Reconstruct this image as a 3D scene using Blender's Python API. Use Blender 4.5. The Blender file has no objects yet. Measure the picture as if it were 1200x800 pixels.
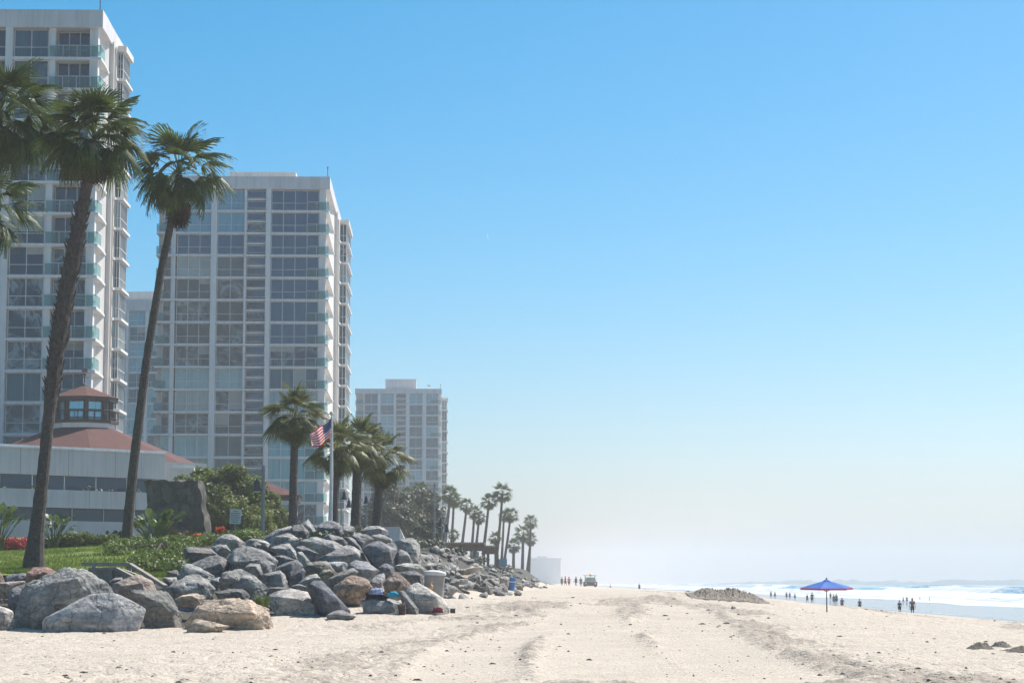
import bpy, bmesh, math, random
import numpy as np
from mathutils import Vector, Matrix, noise as mnoise

R = math.radians
scene = bpy.context.scene
COL = scene.collection
EYE = 1.4
FPX = 2600.0
TH = math.atan(282.0 / FPX)
cT, sT = math.cos(TH), math.sin(TH)


def at(px, py, Y):
    """point of the place seen at a photo position, at distance Y"""
    u = (px - 600.0) / FPX
    v = (400.0 - py) / FPX
    dy = cT - v * sT
    dz = sT + v * cT
    t = Y / dy
    return Vector((u * t, Y, EYE + dz * t))


def zat(py, Y):
    return at(600, py, Y).z


def xat(px, Y, py=650):
    return at(px, py, Y).x


# ------------------------------------------------------------------ helpers
class MB:
    def __init__(self):
        self.v = []
        self.f = []
        self.m = []

    def add(self, vs, fs, mi=0):
        o = len(self.v)
        self.v.extend([tuple(p) for p in vs])
        self.f.extend([tuple(i + o for i in f) for f in fs])
        self.m.extend([mi] * len(fs))

    def box(self, x0, x1, y0, y1, z0, z1, mi=0):
        vs = [(x0, y0, z0), (x1, y0, z0), (x1, y1, z0), (x0, y1, z0),
              (x0, y0, z1), (x1, y0, z1), (x1, y1, z1), (x0, y1, z1)]
        fs = [(0, 3, 2, 1), (4, 5, 6, 7), (0, 1, 5, 4), (1, 2, 6, 5), (2, 3, 7, 6), (3, 0, 4, 7)]
        self.add(vs, fs, mi)

    def prism(self, poly, z0, z1, mi=0):
        """counter-clockwise outline in x,y raised from z0 to z1"""
        n = len(poly)
        vs = [(x, y, z0) for x, y in poly] + [(x, y, z1) for x, y in poly]
        fs = [tuple(range(n - 1, -1, -1)), tuple(range(n, 2 * n))]
        for i in range(n):
            j = (i + 1) % n
            fs.append((i, j, n + j, n + i))
        self.add(vs, fs, mi)

    def frustum(self, c, r0, r1, z0, z1, n=8, mi=0, ph=0.0, caps=True):
        vs = []
        for r, z in ((r0, z0), (r1, z1)):
            for k in range(n):
                a = ph + 2 * math.pi * k / n
                vs.append((c[0] + r * math.cos(a), c[1] + r * math.sin(a), z))
        fs = []
        for k in range(n):
            j = (k + 1) % n
            fs.append((k, j, n + j, n + k))
        if caps:
            fs.append(tuple(range(n - 1, -1, -1)))
            fs.append(tuple(range(n, 2 * n)))
        self.add(vs, fs, mi)

    def lathe(self, prof, n=14, c=(0, 0), mi=0):
        vs = []
        for r, z in prof:
            for k in range(n):
                a = 2 * math.pi * k / n
                vs.append((c[0] + r * math.cos(a), c[1] + r * math.sin(a), z))
        fs = []
        for i in range(len(prof) - 1):
            for k in range(n):
                j = (k + 1) % n
                fs.append((i * n + k, i * n + j, (i + 1) * n + j, (i + 1) * n + k))
        self.add(vs, fs, mi)

    def tube(self, pts, rads, n=8, mi=0, caps=True):
        pts = [Vector(p) for p in pts]
        if not hasattr(rads, '__len__'):
            rads = [rads] * len(pts)
        vs = []
        ref = Vector((0.31, 0.95, 0.05))
        for i, p in enumerate(pts):
            d = (pts[min(i + 1, len(pts) - 1)] - pts[max(i - 1, 0)]).normalized()
            if abs(d.dot(ref)) > 0.97:
                ref = Vector((1, 0, 0))
            a = d.cross(ref).normalized()
            b = d.cross(a).normalized()
            for k in range(n):
                t = 2 * math.pi * k / n
                vs.append(p + (a * math.cos(t) + b * math.sin(t)) * rads[i])
        fs = []
        for i in range(len(pts) - 1):
            for k in range(n):
                j = (k + 1) % n
                fs.append((i * n + k, (i + 1) * n + k, (i + 1) * n + j, i * n + j))
        if caps:
            fs.append(tuple(range(n)))
            L = (len(pts) - 1) * n
            fs.append(tuple(L + k for k in range(n - 1, -1, -1)))
        self.add(vs, fs, mi)

    def mesh(self, name, mats, smooth=False):
        me = bpy.data.meshes.new(name)
        me.from_pydata(self.v, [], self.f)
        if not isinstance(mats, (list, tuple)):
            mats = [mats]
        for m in mats:
            me.materials.append(m)
        if any(self.m):
            me.polygons.foreach_set('material_index', self.m)
        if smooth:
            me.polygons.foreach_set('use_smooth', [True] * len(me.polygons))
        me.update()
        return me

    def build(self, name, mats, parent=None, smooth=False):
        return link(name, self.mesh(name, mats, smooth), parent)


def link(name, me, parent=None):
    o = bpy.data.objects.new(name, me)
    COL.objects.link(o)
    if parent is not None:
        o.parent = parent
    return o


def empty(name, loc=(0, 0, 0), rz=0.0):
    o = bpy.data.objects.new(name, None)
    COL.objects.link(o)
    o.location = loc
    o.rotation_euler = (0, 0, rz)
    o.empty_display_size = 0.3
    return o


def tag(o, label=None, cat=None, group=None, kind=None):
    if label:
        o['label'] = label
    if cat:
        o['category'] = cat
    if group:
        o['group'] = group
    if kind:
        o['kind'] = kind
    return o


def copy_tree(o, parent=None):
    kids = list(o.children)
    c = o.copy()
    COL.objects.link(c)
    if parent is not None:
        c.parent = parent
    for k in kids:
        copy_tree(k, c)
    return c


def np_mesh(name, verts, quads, mat, smooth=True):
    me = bpy.data.meshes.new(name)
    nv, nq = len(verts), len(quads)
    k = quads.shape[1]
    me.vertices.add(nv)
    me.vertices.foreach_set('co', verts.astype(np.float32).ravel())
    me.loops.add(nq * k)
    me.loops.foreach_set('vertex_index', quads.astype(np.int32).ravel())
    me.polygons.add(nq)
    me.polygons.foreach_set('loop_start', np.arange(0, nq * k, k, dtype=np.int32))
    me.polygons.foreach_set('use_smooth', np.full(nq, smooth))
    me.update(calc_edges=True)
    me.materials.append(mat)
    return me


def grid_quads(nr, nc):
    i = np.arange(nr - 1)[:, None] * nc + np.arange(nc - 1)[None, :]
    return np.stack([i, i + 1, i + nc + 1, i + nc], -1).reshape(-1, 4)


# ------------------------------------------------------------------ numpy noise
def _h(ix, iy, seed):
    n = (ix.astype(np.int64) * 374761393 + iy.astype(np.int64) * 668265263 + seed * 974711) & 0x7fffffff
    n = ((n ^ (n >> 13)) * 1274126177) & 0x7fffffff
    n = n ^ (n >> 16)
    return (n & 0xffff) / 65535.0


def vnoise(x, y, seed=0):
    ix = np.floor(x); iy = np.floor(y)
    fx = x - ix; fy = y - iy
    fx = fx * fx * fx * (fx * (fx * 6 - 15) + 10)
    fy = fy * fy * fy * (fy * (fy * 6 - 15) + 10)
    a = _h(ix, iy, seed); b = _h(ix + 1, iy, seed)
    c = _h(ix, iy + 1, seed); d = _h(ix + 1, iy + 1, seed)
    return (a + (b - a) * fx) * (1 - fy) + (c + (d - c) * fx) * fy - 0.5


def fbm(x, y, seed=0, octs=4, gain=0.5):
    s = np.zeros_like(x); a = 1.0
    for o in range(octs):
        s = s + a * vnoise(x * 2 ** o + 17.3 * o, y * 2 ** o - 9.1 * o, seed + o)
        a *= gain
    return s


def sstep(a, b, x):
    t = np.clip((x - a) / (b - a), 0, 1)
    return t * t * (3 - 2 * t)


# ------------------------------------------------------------------ materials
def new_mat(name):
    m = bpy.data.materials.new(name)
    m.use_nodes = True
    nt = m.node_tree
    b = nt.nodes['Principled BSDF']
    return m, nt, b


def N(nt, t, **kw):
    n = nt.nodes.new(t)
    for k, v in kw.items():
        if k in n.inputs:
            n.inputs[k].default_value = v
        else:
            setattr(n, k, v)
    return n


def ramp(nt, fac, stops):
    r = nt.nodes.new('ShaderNodeValToRGB')
    el = r.color_ramp.elements
    while len(el) < len(stops):
        el.new(0.5)
    for e, (p, c) in zip(el, stops):
        e.position = p
        e.color = (*c, 1)
    nt.links.new(fac, r.inputs[0])
    return r.outputs[0]


def noise_out(nt, vec, scale, detail=4, rough=0.55, dist=0.0):
    n = nt.nodes.new('ShaderNodeTexNoise')
    n.inputs['Scale'].default_value = scale
    n.inputs['Detail'].default_value = detail
    n.inputs['Roughness'].default_value = rough
    n.inputs['Distortion'].default_value = dist
    if vec is not None:
        nt.links.new(vec, n.inputs['Vector'])
    return n.outputs['Fac']


def objco(nt):
    return nt.nodes.new('ShaderNodeTexCoord').outputs['Object']


def bump(nt, b, h, strength=0.5, dist=0.05):
    n = nt.nodes.new('ShaderNodeBump')
    n.inputs['Strength'].default_value = strength
    n.inputs['Distance'].default_value = dist
    nt.links.new(h, n.inputs['Height'])
    nt.links.new(n.outputs[0], b.inputs['Normal'])
    return n


def mix(nt, fac, a, b, mode='MIX'):
    m = nt.nodes.new('ShaderNodeMix')
    m.data_type = 'RGBA'
    m.blend_type = mode
    for sock, v in ((m.inputs['Factor'], fac), (m.inputs['A'], a), (m.inputs['B'], b)):
        pass
    def put(s, v):
        if hasattr(v, 'links'):
            nt.links.new(v, s)
        elif hasattr(v, '__len__'):
            s.default_value = (*v, 1)
        else:
            s.default_value = v
    put(m.inputs[0], fac)
    put(m.inputs[6], a)
    put(m.inputs[7], b)
    return m.outputs[2]


def simple(name, col, rough=0.6, metal=0.0, var=0.12, scale=3.0, bmp=0.0):
    m, nt, b = new_mat(name)
    v = objco(nt)
    f = noise_out(nt, v, scale, 5)
    lo = tuple(c * (1 - var) for c in col)
    hi = tuple(min(1, c * (1 + var)) for c in col)
    nt.links.new(ramp(nt, f, [(0.3, lo), (0.7, hi)]), b.inputs['Base Color'])
    b.inputs['Roughness'].default_value = rough
    b.inputs['Metallic'].default_value = metal
    if bmp:
        bump(nt, b, noise_out(nt, v, scale * 6, 3), bmp, 0.02)
    return m


def weathered(name, col, streak, rough=0.8):
    m, nt, b = new_mat(name)
    v = objco(nt)
    mp = nt.nodes.new('ShaderNodeMapping'); mp.inputs['Scale'].default_value = (2.2, 2.2, 0.10)
    nt.links.new(v, mp.inputs['Vector'])
    s1 = noise_out(nt, mp.outputs[0], 1.0, 6, 0.7)
    s2 = noise_out(nt, v, 0.25, 4, 0.6)
    c = ramp(nt, s2, [(0.3, tuple(x * .92 for x in col)), (0.7, tuple(min(1, x * 1.05) for x in col))])
    c = mix(nt, 1.0, c, ramp(nt, s1, [(0.30, streak), (0.52, (1, 1, 1))]), 'MULTIPLY')
    nt.links.new(c, b.inputs['Base Color']); b.inputs['Roughness'].default_value = rough
    return m


def leafy(name, lo, mid, hi, scale=0.8, trans=0.25, rough=0.5):
    """foliage: light and dark clumps, some light through the leaf"""
    m, nt, b = new_mat(name)
    v = objco(nt)
    f = noise_out(nt, v, scale, 3)
    g = noise_out(nt, v, scale * 9, 2)
    mm = nt.nodes.new('ShaderNodeMath'); mm.operation = 'MULTIPLY_ADD'
    nt.links.new(g, mm.inputs[0]); mm.inputs[1].default_value = 0.5
    nt.links.new(f, mm.inputs[2])
    c = ramp(nt, mm.outputs[0], [(0.5, lo), (0.75, mid), (1.0, hi)])
    nt.links.new(c, b.inputs['Base Color'])
    b.inputs['Roughness'].default_value = rough
    t = nt.nodes.new('ShaderNodeBsdfTranslucent')
    nt.links.new(c, t.inputs['Color'])
    mx = nt.nodes.new('ShaderNodeMixShader')
    mx.inputs[0].default_value = trans
    nt.links.new(b.outputs[0], mx.inputs[1]); nt.links.new(t.outputs[0], mx.inputs[2])
    nt.links.new(mx.outputs[0], nt.nodes['Material Output'].inputs[0])
    return m


M = {}
M['white'] = ('W', (0.70, 0.68, 0.66))
M['cream'] = ('W', (0.70, 0.645, 0.585))
M['parapet'] = ('W', (0.63, 0.60, 0.59))
M['dark_gap'] = simple('dark_interior', (0.03, 0.035, 0.04), 0.8)
M['stucco'] = ('W', (0.55, 0.53, 0.485))
M['dark_wood'] = simple('dark_brown_wood', (0.035, 0.022, 0.020), 0.7, var=0.25)
M['grey_wood'] = simple('weathered_wood', (0.30, 0.26, 0.215), 0.85, var=0.25, scale=5, bmp=0.3)
M['metal'] = simple('painted_metal', (0.20, 0.22, 0.23), 0.5, 0.3)
M['dark_metal'] = simple('dark_metal', (0.05, 0.055, 0.065), 0.5, 0.2)
M['pole_white'] = simple('white_metal', (0.62, 0.62, 0.60), 0.45)
M['concrete'] = simple('concrete', (0.30, 0.28, 0.26), 0.9, var=0.15, scale=4, bmp=0.3)
M['pale_canvas'] = simple('pale_canvas', (0.62, 0.60, 0.57), 0.8)
M['yellow_canvas'] = simple('yellow_canvas', (0.70, 0.47, 0.16), 0.8)
M['blue_plastic'] = simple('blue_plastic', (0.015, 0.16, 0.42), 0.45)
M['brown_post'] = simple('brown_timber', (0.17, 0.12, 0.09), 0.8, var=0.25)
M['pink_stone'] = simple('pink_render', (0.42, 0.30, 0.25), 0.85)


for _k in ('white', 'cream', 'parapet', 'stucco'):
    M[_k] = weathered(_k + '_weathered_paint', M[_k][1], (0.80, 0.78, 0.75))
M['blind'] = simple('window_blind', (0.27, 0.32, 0.325), 0.8, var=.08)
M['blind_warm'] = simple('window_blind_warm', (0.34, 0.345, 0.325), 0.8, var=.08)


def mat_glass(name, dark, pale, amount, wob=0.0, gloss=0.18):
    """coated glass: dark room or drawn curtains behind it, wob paints wavy reflections instead, a mirror coat on top"""
    m, nt, b = new_mat(name)
    v = objco(nt)
    oi = nt.nodes.new('ShaderNodeObjectInfo')
    add = nt.nodes.new('ShaderNodeVectorMath'); add.operation = 'ADD'
    mul = nt.nodes.new('ShaderNodeVectorMath'); mul.operation = 'SCALE'
    cmb = nt.nodes.new('ShaderNodeCombineXYZ')
    nt.links.new(oi.outputs['Random'], cmb.inputs[0]); nt.links.new(oi.outputs['Random'], cmb.inputs[2])
    nt.links.new(cmb.outputs[0], mul.inputs[0]); mul.inputs['Scale'].default_value = 91.0
    nt.links.new(v, add.inputs[0]); nt.links.new(mul.outputs[0], add.inputs[1])
    co = add.outputs[0]
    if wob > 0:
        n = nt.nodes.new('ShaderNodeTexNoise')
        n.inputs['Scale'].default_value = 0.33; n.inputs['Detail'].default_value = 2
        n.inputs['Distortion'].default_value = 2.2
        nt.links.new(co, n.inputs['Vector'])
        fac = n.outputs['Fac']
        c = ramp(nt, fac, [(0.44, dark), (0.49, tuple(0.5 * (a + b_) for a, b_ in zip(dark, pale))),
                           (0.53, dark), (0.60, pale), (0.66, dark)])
    else:
        w = nt.nodes.new('ShaderNodeTexNoise')
        sc = nt.nodes.new('ShaderNodeMapping')
        sc.inputs['Scale'].default_value = (2.2, 0.2, 0.12)
        nt.links.new(co, sc.inputs['Vector']); nt.links.new(sc.outputs[0], w.inputs['Vector'])
        w.inputs['Scale'].default_value = 1.0; w.inputs['Detail'].default_value = 2
        c = ramp(nt, w.outputs['Fac'], [(0.5 - amount * 0.3, dark), (0.56, pale if amount > 0.4 else dark),
                                       (0.75, tuple(d * 0.6 + p * 0.4 for d, p in zip(dark, pale)))])
    nt.links.new(c, b.inputs['Base Color'])
    b.inputs['Roughness'].default_value = 0.25
    b.inputs['Specular IOR Level'].default_value = 0.15
    g = nt.nodes.new('ShaderNodeBsdfGlossy')
    g.inputs['Roughness'].default_value = 0.03
    g.inputs['Color'].default_value = (0.42, 0.78, 1.0, 1)
    bn = nt.nodes.new('ShaderNodeBump'); bn.inputs['Strength'].default_value = 0.12
    bn.inputs['Distance'].default_value = 0.05
    nt.links.new(noise_out(nt, co, 0.8, 1), bn.inputs['Height'])
    nt.links.new(bn.outputs[0], g.inputs['Normal'])
    mx = nt.nodes.new('ShaderNodeMixShader'); mx.inputs[0].default_value = gloss
    nt.links.new(b.outputs[0], mx.inputs[1]); nt.links.new(g.outputs[0], mx.inputs[2])
    nt.links.new(mx.outputs[0], nt.nodes['Material Output'].inputs[0])
    return m


M['glass_dark'] = mat_glass('glass_dark_room', (0.003, 0.010, 0.024), (0.010, 0.028, 0.045), 0.3, gloss=0.05)
M['glass_blue'] = mat_glass('glass_blue_coat', (0.003, 0.02, 0.055), (0.008, 0.045, 0.09), 0.3, gloss=0.08)
M['glass_teal'] = mat_glass('glass_teal_curtain', (0.06, 0.17, 0.19), (0.13, 0.27, 0.28), 0.6, gloss=0.12)
M['glass_pale'] = mat_glass('glass_pale_curtain', (0.12, 0.155, 0.155), (0.22, 0.25, 0.24), 0.7, gloss=0.10)
M['glass_wavy_refl'] = mat_glass('glass_painted_reflection', (0.004, 0.014, 0.028), (0.24, 0.28, 0.28), 0.5, wob=1, gloss=0.04)  # wavy reflections painted into the pane colour as pale and dark bands
M['glass_mid'] = mat_glass('glass_grey_room', (0.006, 0.026, 0.042), (0.03, 0.08, 0.10), 0.6, gloss=0.05)


def mat_rail():
    m, nt, b = new_mat('rail_glass')
    t = nt.nodes.new('ShaderNodeBsdfTransparent'); t.inputs[0].default_value = (0.72, 0.90, 0.90, 1)
    b.inputs['Base Color'].default_value = (0.16, 0.27, 0.29, 1)
    b.inputs['Roughness'].default_value = 0.15
    mx = nt.nodes.new('ShaderNodeMixShader'); mx.inputs[0].default_value = 0.22
    nt.links.new(t.outputs[0], mx.inputs[1]); nt.links.new(b.outputs[0], mx.inputs[2])
    nt.links.new(mx.outputs[0], nt.nodes['Material Output'].inputs[0])
    return m


M['rail'] = mat_rail()


def mat_rock():
    m, nt, b = new_mat('boulder_stone')
    v = objco(nt)
    oi = nt.nodes.new('ShaderNodeObjectInfo')
    geo = nt.nodes.new('ShaderNodeNewGeometry')
    p = geo.outputs['Position']
    f = noise_out(nt, p, 1.3, 6, 0.62)
    g = noise_out(nt, p, 9.0, 5, 0.7)
    k = noise_out(nt, p, 0.7, 3, 0.5, 0.6)
    c1 = ramp(nt, f, [(0.30, (0.55, 0.55, 0.56)), (0.55, (1.0, 1.0, 1.0)), (0.75, (1.35, 1.32, 1.25))])
    c = mix(nt, 1.0, oi.outputs['Color'], c1, 'MULTIPLY')
    sp = ramp(nt, g, [(0.36, (0.55, 0.55, 0.55)), (0.5, (1, 1, 1)), (0.68, (1.3, 1.28, 1.22))])
    c = mix(nt, 0.8, c, sp, 'MULTIPLY')
    rust = ramp(nt, k, [(0.56, (0, 0, 0)), (0.68, (1, 1, 1))])
    rm = nt.nodes.new('ShaderNodeMath'); rm.operation = 'MULTIPLY'; rm.inputs[1].default_value = 0.45
    nt.links.new(rust, rm.inputs[0])
    c = mix(nt, rm.outputs[0], c, (0.20, 0.145, 0.10))
    wv = nt.nodes.new('ShaderNodeVectorMath'); wv.operation = 'MULTIPLY_ADD'
    nz = nt.nodes.new('ShaderNodeTexNoise'); nz.inputs['Scale'].default_value = 1.6; nz.inputs['Detail'].default_value = 4
    nt.links.new(p, nz.inputs['Vector'])
    nt.links.new(nz.outputs['Color'], wv.inputs[0]); wv.inputs[1].default_value = (.9, .9, .9); nt.links.new(p, wv.inputs[2])
    vr = nt.nodes.new('ShaderNodeTexVoronoi'); vr.feature = 'DISTANCE_TO_EDGE'; vr.inputs['Scale'].default_value = 0.9
    nt.links.new(wv.outputs[0], vr.inputs['Vector'])
    ck = ramp(nt, vr.outputs['Distance'], [(0.0, (0.25, 0.24, 0.23)), (0.022, (1, 1, 1))])
    c = mix(nt, 0.85, c, ck, 'MULTIPLY')
    mp2 = nt.nodes.new('ShaderNodeMapping'); mp2.inputs['Scale'].default_value = (1.4, 1.4, 5.0); mp2.inputs['Rotation'].default_value = (.5, .3, 0)
    nt.links.new(p, mp2.inputs['Vector'])
    st = ramp(nt, noise_out(nt, mp2.outputs[0], 1.1, 5, .65), [(0.35, (0.62, 0.62, 0.63)), (0.5, (1, 1, 1)), (0.66, (1.45, 1.42, 1.36))])
    c = mix(nt, 0.9, c, st, 'MULTIPLY')
    nt.links.new(c, b.inputs['Base Color'])
    b.inputs['Roughness'].default_value = 0.75
    h = nt.nodes.new('ShaderNodeMath'); h.operation = 'ADD'
    nt.links.new(noise_out(nt, p, 5.0, 6, 0.7), h.inputs[0]); nt.links.new(noise_out(nt, p, 1.8, 4, 0.6), h.inputs[1])
    bump(nt, b, h.outputs[0], 0.9, 0.12)
    return m


M['rock'] = mat_rock()


def mat_sand():
    m, nt, b = new_mat('beach_sand')
    geo = nt.nodes.new('ShaderNodeNewGeometry')
    p = geo.outputs['Position']
    at_ = nt.nodes.new('ShaderNodeAttribute'); at_.attribute_name = 'churn'
    aw = nt.nodes.new('ShaderNodeAttribute'); aw.attribute_name = 'wet'
    f = noise_out(nt, p, 0.35, 5, 0.6)
    g = noise_out(nt, p, 7.0, 5, 0.75)
    c = ramp(nt, f, [(0.3, (0.465, 0.395, 0.315)), (0.7, (0.545, 0.465, 0.375))])
    s = ramp(nt, g, [(0.32, (0.5, 0.46, 0.42)), (0.45, (0.95, 0.95, 0.95)), (0.7, (1.06, 1.06, 1.06))])
    c = mix(nt, 0.8, c, s, 'MULTIPLY')
    fl = noise_out(nt, p, 2.6, 4, 0.7)
    th = nt.nodes.new('ShaderNodeMath'); th.operation = 'MULTIPLY_ADD'
    nt.links.new(at_.outputs['Fac'], th.inputs[0]); th.inputs[1].default_value = 0.36
    nt.links.new(fl, th.inputs[2])
    kel = ramp(nt, th.outputs[0], [(0.68, (0, 0, 0)), (0.82, (1, 1, 1))])
    km = nt.nodes.new('ShaderNodeMath'); km.operation = 'MULTIPLY'; km.inputs[1].default_value = 0.5
    nt.links.new(kel, km.inputs[0])
    c = mix(nt, km.outputs[0], c, (0.17, 0.14, 0.11))
    c = mix(nt, aw.outputs['Fac'], c, (0.24, 0.21, 0.185))
    nt.links.new(c, b.inputs['Base Color'])
    rr = nt.nodes.new('ShaderNodeMapRange')
    rr.inputs['To Min'].default_value = 0.9; rr.inputs['To Max'].default_value = 0.22
    nt.links.new(aw.outputs['Fac'], rr.inputs['Value'])
    nt.links.new(rr.outputs[0], b.inputs['Roughness'])
    inv = nt.nodes.new('ShaderNodeMapRange')
    inv.inputs['To Min'].default_value = 0.8; inv.inputs['To Max'].default_value = 0.05
    nt.links.new(aw.outputs['Fac'], inv.inputs['Value'])
    h = nt.nodes.new('ShaderNodeMath'); h.operation = 'ADD'
    nt.links.new(noise_out(nt, p, 3.2, 5, 0.65), h.inputs[0]); nt.links.new(noise_out(nt, p, 14.0, 3, 0.6), h.inputs[1])
    bn = bump(nt, b, h.outputs[0], 0.8, 0.09)
    nt.links.new(inv.outputs[0], bn.inputs['Strength'])
    return m


M['sand'] = mat_sand()


def mat_sea():
    m, nt, b = new_mat('sea_water')
    geo = nt.nodes.new('ShaderNodeNewGeometry')
    p = geo.outputs['Position']
    a = nt.nodes.new('ShaderNodeAttribute'); a.attribute_name = 'foam'
    d = nt.nodes.new('ShaderNodeAttribute'); d.attribute_name = 'deep'
    mp = nt.nodes.new('ShaderNodeMapping'); mp.inputs['Scale'].default_value = (0.5, 0.12, 0.5)
    nt.links.new(p, mp.inputs['Vector'])
    n = noise_out(nt, mp.outputs[0], 1.0, 6, 0.7)
    ad = nt.nodes.new('ShaderNodeMath'); ad.operation = 'MULTIPLY_ADD'
    nt.links.new(n, ad.inputs[0]); ad.inputs[1].default_value = 0.9
    nt.links.new(a.outputs['Fac'], ad.inputs[2])
    fm = ramp(nt, ad.outputs[0], [(0.72, (0, 0, 0)), (0.95, (1, 1, 1))])
    body = mix(nt, d.outputs['Fac'], (0.16, 0.18, 0.215), (0.025, 0.17, 0.24))
    c = mix(nt, fm, body, (0.56, 0.57, 0.58))
    nt.links.new(c, b.inputs['Base Color'])
    rr = nt.nodes.new('ShaderNodeMapRange')
    rr.inputs['To Min'].default_value = 0.10; rr.inputs['To Max'].default_value = 0.8
    nt.links.new(fm, rr.inputs['Value']); nt.links.new(rr.outputs[0], b.inputs['Roughness'])
    b.inputs['IOR'].default_value = 1.33
    bump(nt, b, noise_out(nt, mp.outputs[0], 2.5, 4, 0.6), 0.25, 0.12)
    return m


M['sea'] = mat_sea()


def mat_ground(name, stops, scale, bs=0.6, fine=30):
    m, nt, b = new_mat(name)
    geo = nt.nodes.new('ShaderNodeNewGeometry')
    p = geo.outputs['Position']
    f = noise_out(nt, p, scale, 5, 0.65)
    g = noise_out(nt, p, fine, 3, 0.7)
    c = ramp(nt, f, stops)
    c = mix(nt, 0.7, c, ramp(nt, g, [(0.35, (0.6, 0.6, 0.6)), (0.65, (1.35, 1.35, 1.2))]), 'MULTIPLY')
    nt.links.new(c, b.inputs['Base Color'])
    b.inputs['Roughness'].default_value = 0.9
    bump(nt, b, g, bs, 0.05)
    return m


M['lawn'] = mat_ground('lawn_grass', [(0.3, (0.075, 0.115, 0.016)), (0.5, (0.13, 0.18, 0.026)), (0.7, (0.20, 0.23, 0.05))], 0.5, 0.8, 14)
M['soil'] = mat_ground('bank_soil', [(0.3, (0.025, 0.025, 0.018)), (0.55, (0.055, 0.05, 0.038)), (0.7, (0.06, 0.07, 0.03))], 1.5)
M['paving'] = mat_ground('paving', [(0.3, (0.30, 0.28, 0.26)), (0.7, (0.38, 0.36, 0.33))], 0.4, 0.1)

M['palm_leaf'] = leafy('palm_leaf', (0.042, 0.06, 0.016), (0.08, 0.115, 0.028), (0.15, 0.185, 0.05), 0.9, 0.42, 0.5)
M['palm_leaf_warm'] = leafy('palm_leaf_warm', (0.06, 0.078, 0.02), (0.125, 0.145, 0.036), (0.24, 0.21, 0.065), 1.1, 0.42, 0.5)
M['palm_dead'] = leafy('palm_dead_leaf', (0.045, 0.030, 0.022), (0.085, 0.058, 0.04), (0.16, 0.11, 0.075), 1.2, 0.15, 0.8)
M['trunk'] = simple('palm_trunk', (0.085, 0.070, 0.060), 0.95, var=0.45, scale=9, bmp=0.9)
M['bark'] = simple('bark', (0.07, 0.055, 0.045), 0.95, var=0.3, scale=6, bmp=0.6)
M['bush'] = leafy('bush_leaf', (0.065, 0.095, 0.016), (0.13, 0.17, 0.028), (0.24, 0.27, 0.06), 0.35, 0.48)
M['bush_dark'] = leafy('dark_leaf', (0.014, 0.026, 0.010), (0.032, 0.052, 0.016), (0.07, 0.095, 0.025), 0.6, 0.25)
M['cover'] = leafy('ground_cover_leaf', (0.07, 0.11, 0.02), (0.12, 0.17, 0.03), (0.20, 0.24, 0.06), 1.2, 0.35)
M['strelitzia'] = leafy('broad_leaf', (0.04, 0.075, 0.015), (0.085, 0.13, 0.03), (0.16, 0.20, 0.06), 1.0, 0.35, 0.3)
M['brown_leaf'] = leafy('brown_spiky_leaf', (0.06, 0.045, 0.02), (0.11, 0.08, 0.03), (0.15, 0.12, 0.05), 1.5, 0.2)
M['grey_leaf'] = leafy('grey_green_leaf', (0.05, 0.06, 0.035), (0.09, 0.10, 0.055), (0.14, 0.145, 0.08), 0.4, 0.25)
M['red_flower'] = leafy('red_flower', (0.32, 0.02, 0.03), (0.50, 0.05, 0.06), (0.62, 0.14, 0.13), 1.5, 0.3)
M['orange_flower'] = leafy('orange_flower', (0.6, 0.10, 0.02), (0.7, 0.15, 0.03), (0.75, 0.22, 0.05), 3, 0.3)
M['yellow_flower'] = leafy('yellow_flower', (0.25, 0.20, 0.04), (0.4, 0.28, 0.06), (0.5, 0.34, 0.08), 1.5, 0.3)
M['kelp'] = simple('dry_kelp', (0.12, 0.10, 0.08), 0.9, var=0.6, scale=7, bmp=0.8)
M['kelp_sand'] = simple('kelp_and_sand', (0.20, 0.17, 0.135), 0.9, var=0.8, scale=9, bmp=1.0)


def mat_tiles():
    m, nt, b = new_mat('red_roof_shingle')
    v = objco(nt)
    f = noise_out(nt, v, 1.2, 5, 0.6)
    w = nt.nodes.new('ShaderNodeTexNoise'); w.inputs['Scale'].default_value = 14
    nt.links.new(v, w.inputs['Vector'])
    c = ramp(nt, f, [(0.3, (0.075, 0.025, 0.021)), (0.7, (0.115, 0.040, 0.031))])
    c = mix(nt, 0.5, c, ramp(nt, w.outputs['Fac'], [(0.3, (0.7, 0.7, 0.7)), (0.7, (1.2, 1.2, 1.2))]), 'MULTIPLY')
    nt.links.new(c, b.inputs['Base Color']); b.inputs['Roughness'].default_value = 0.9
    bump(nt, b, w.outputs['Fac'], 0.4, 0.03)
    return m


M['tiles'] = mat_tiles()


def mat_stone_wall():
    m, nt, b = new_mat('dark_stonework')
    v = objco(nt)
    vo = nt.nodes.new('ShaderNodeTexVoronoi'); vo.inputs['Scale'].default_value = 1.7
    nt.links.new(v, vo.inputs['Vector'])
    f = noise_out(nt, v, 3, 5, 0.7)
    sep = nt.nodes.new('ShaderNodeSeparateColor')
    nt.links.new(vo.outputs['Color'], sep.inputs[0])
    c = ramp(nt, sep.outputs[0], [(0.0, (0.035, 0.035, 0.033)), (0.5, (0.065, 0.062, 0.058)), (0.9, (0.12, 0.105, 0.09))])
    c = mix(nt, 0.8, c, ramp(nt, f, [(0.3, (0.5, 0.5, 0.5)), (0.7, (1.3, 1.3, 1.3))]), 'MULTIPLY')
    nt.links.new(c, b.inputs['Base Color']); b.inputs['Roughness'].default_value = 0.95
    h = nt.nodes.new('ShaderNodeMath'); h.operation = 'SUBTRACT'
    nt.links.new(f, h.inputs[0]); nt.links.new(vo.outputs['Distance'], h.inputs[1])
    bump(nt, b, h.outputs[0], 0.9, 0.2)
    return m


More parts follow.
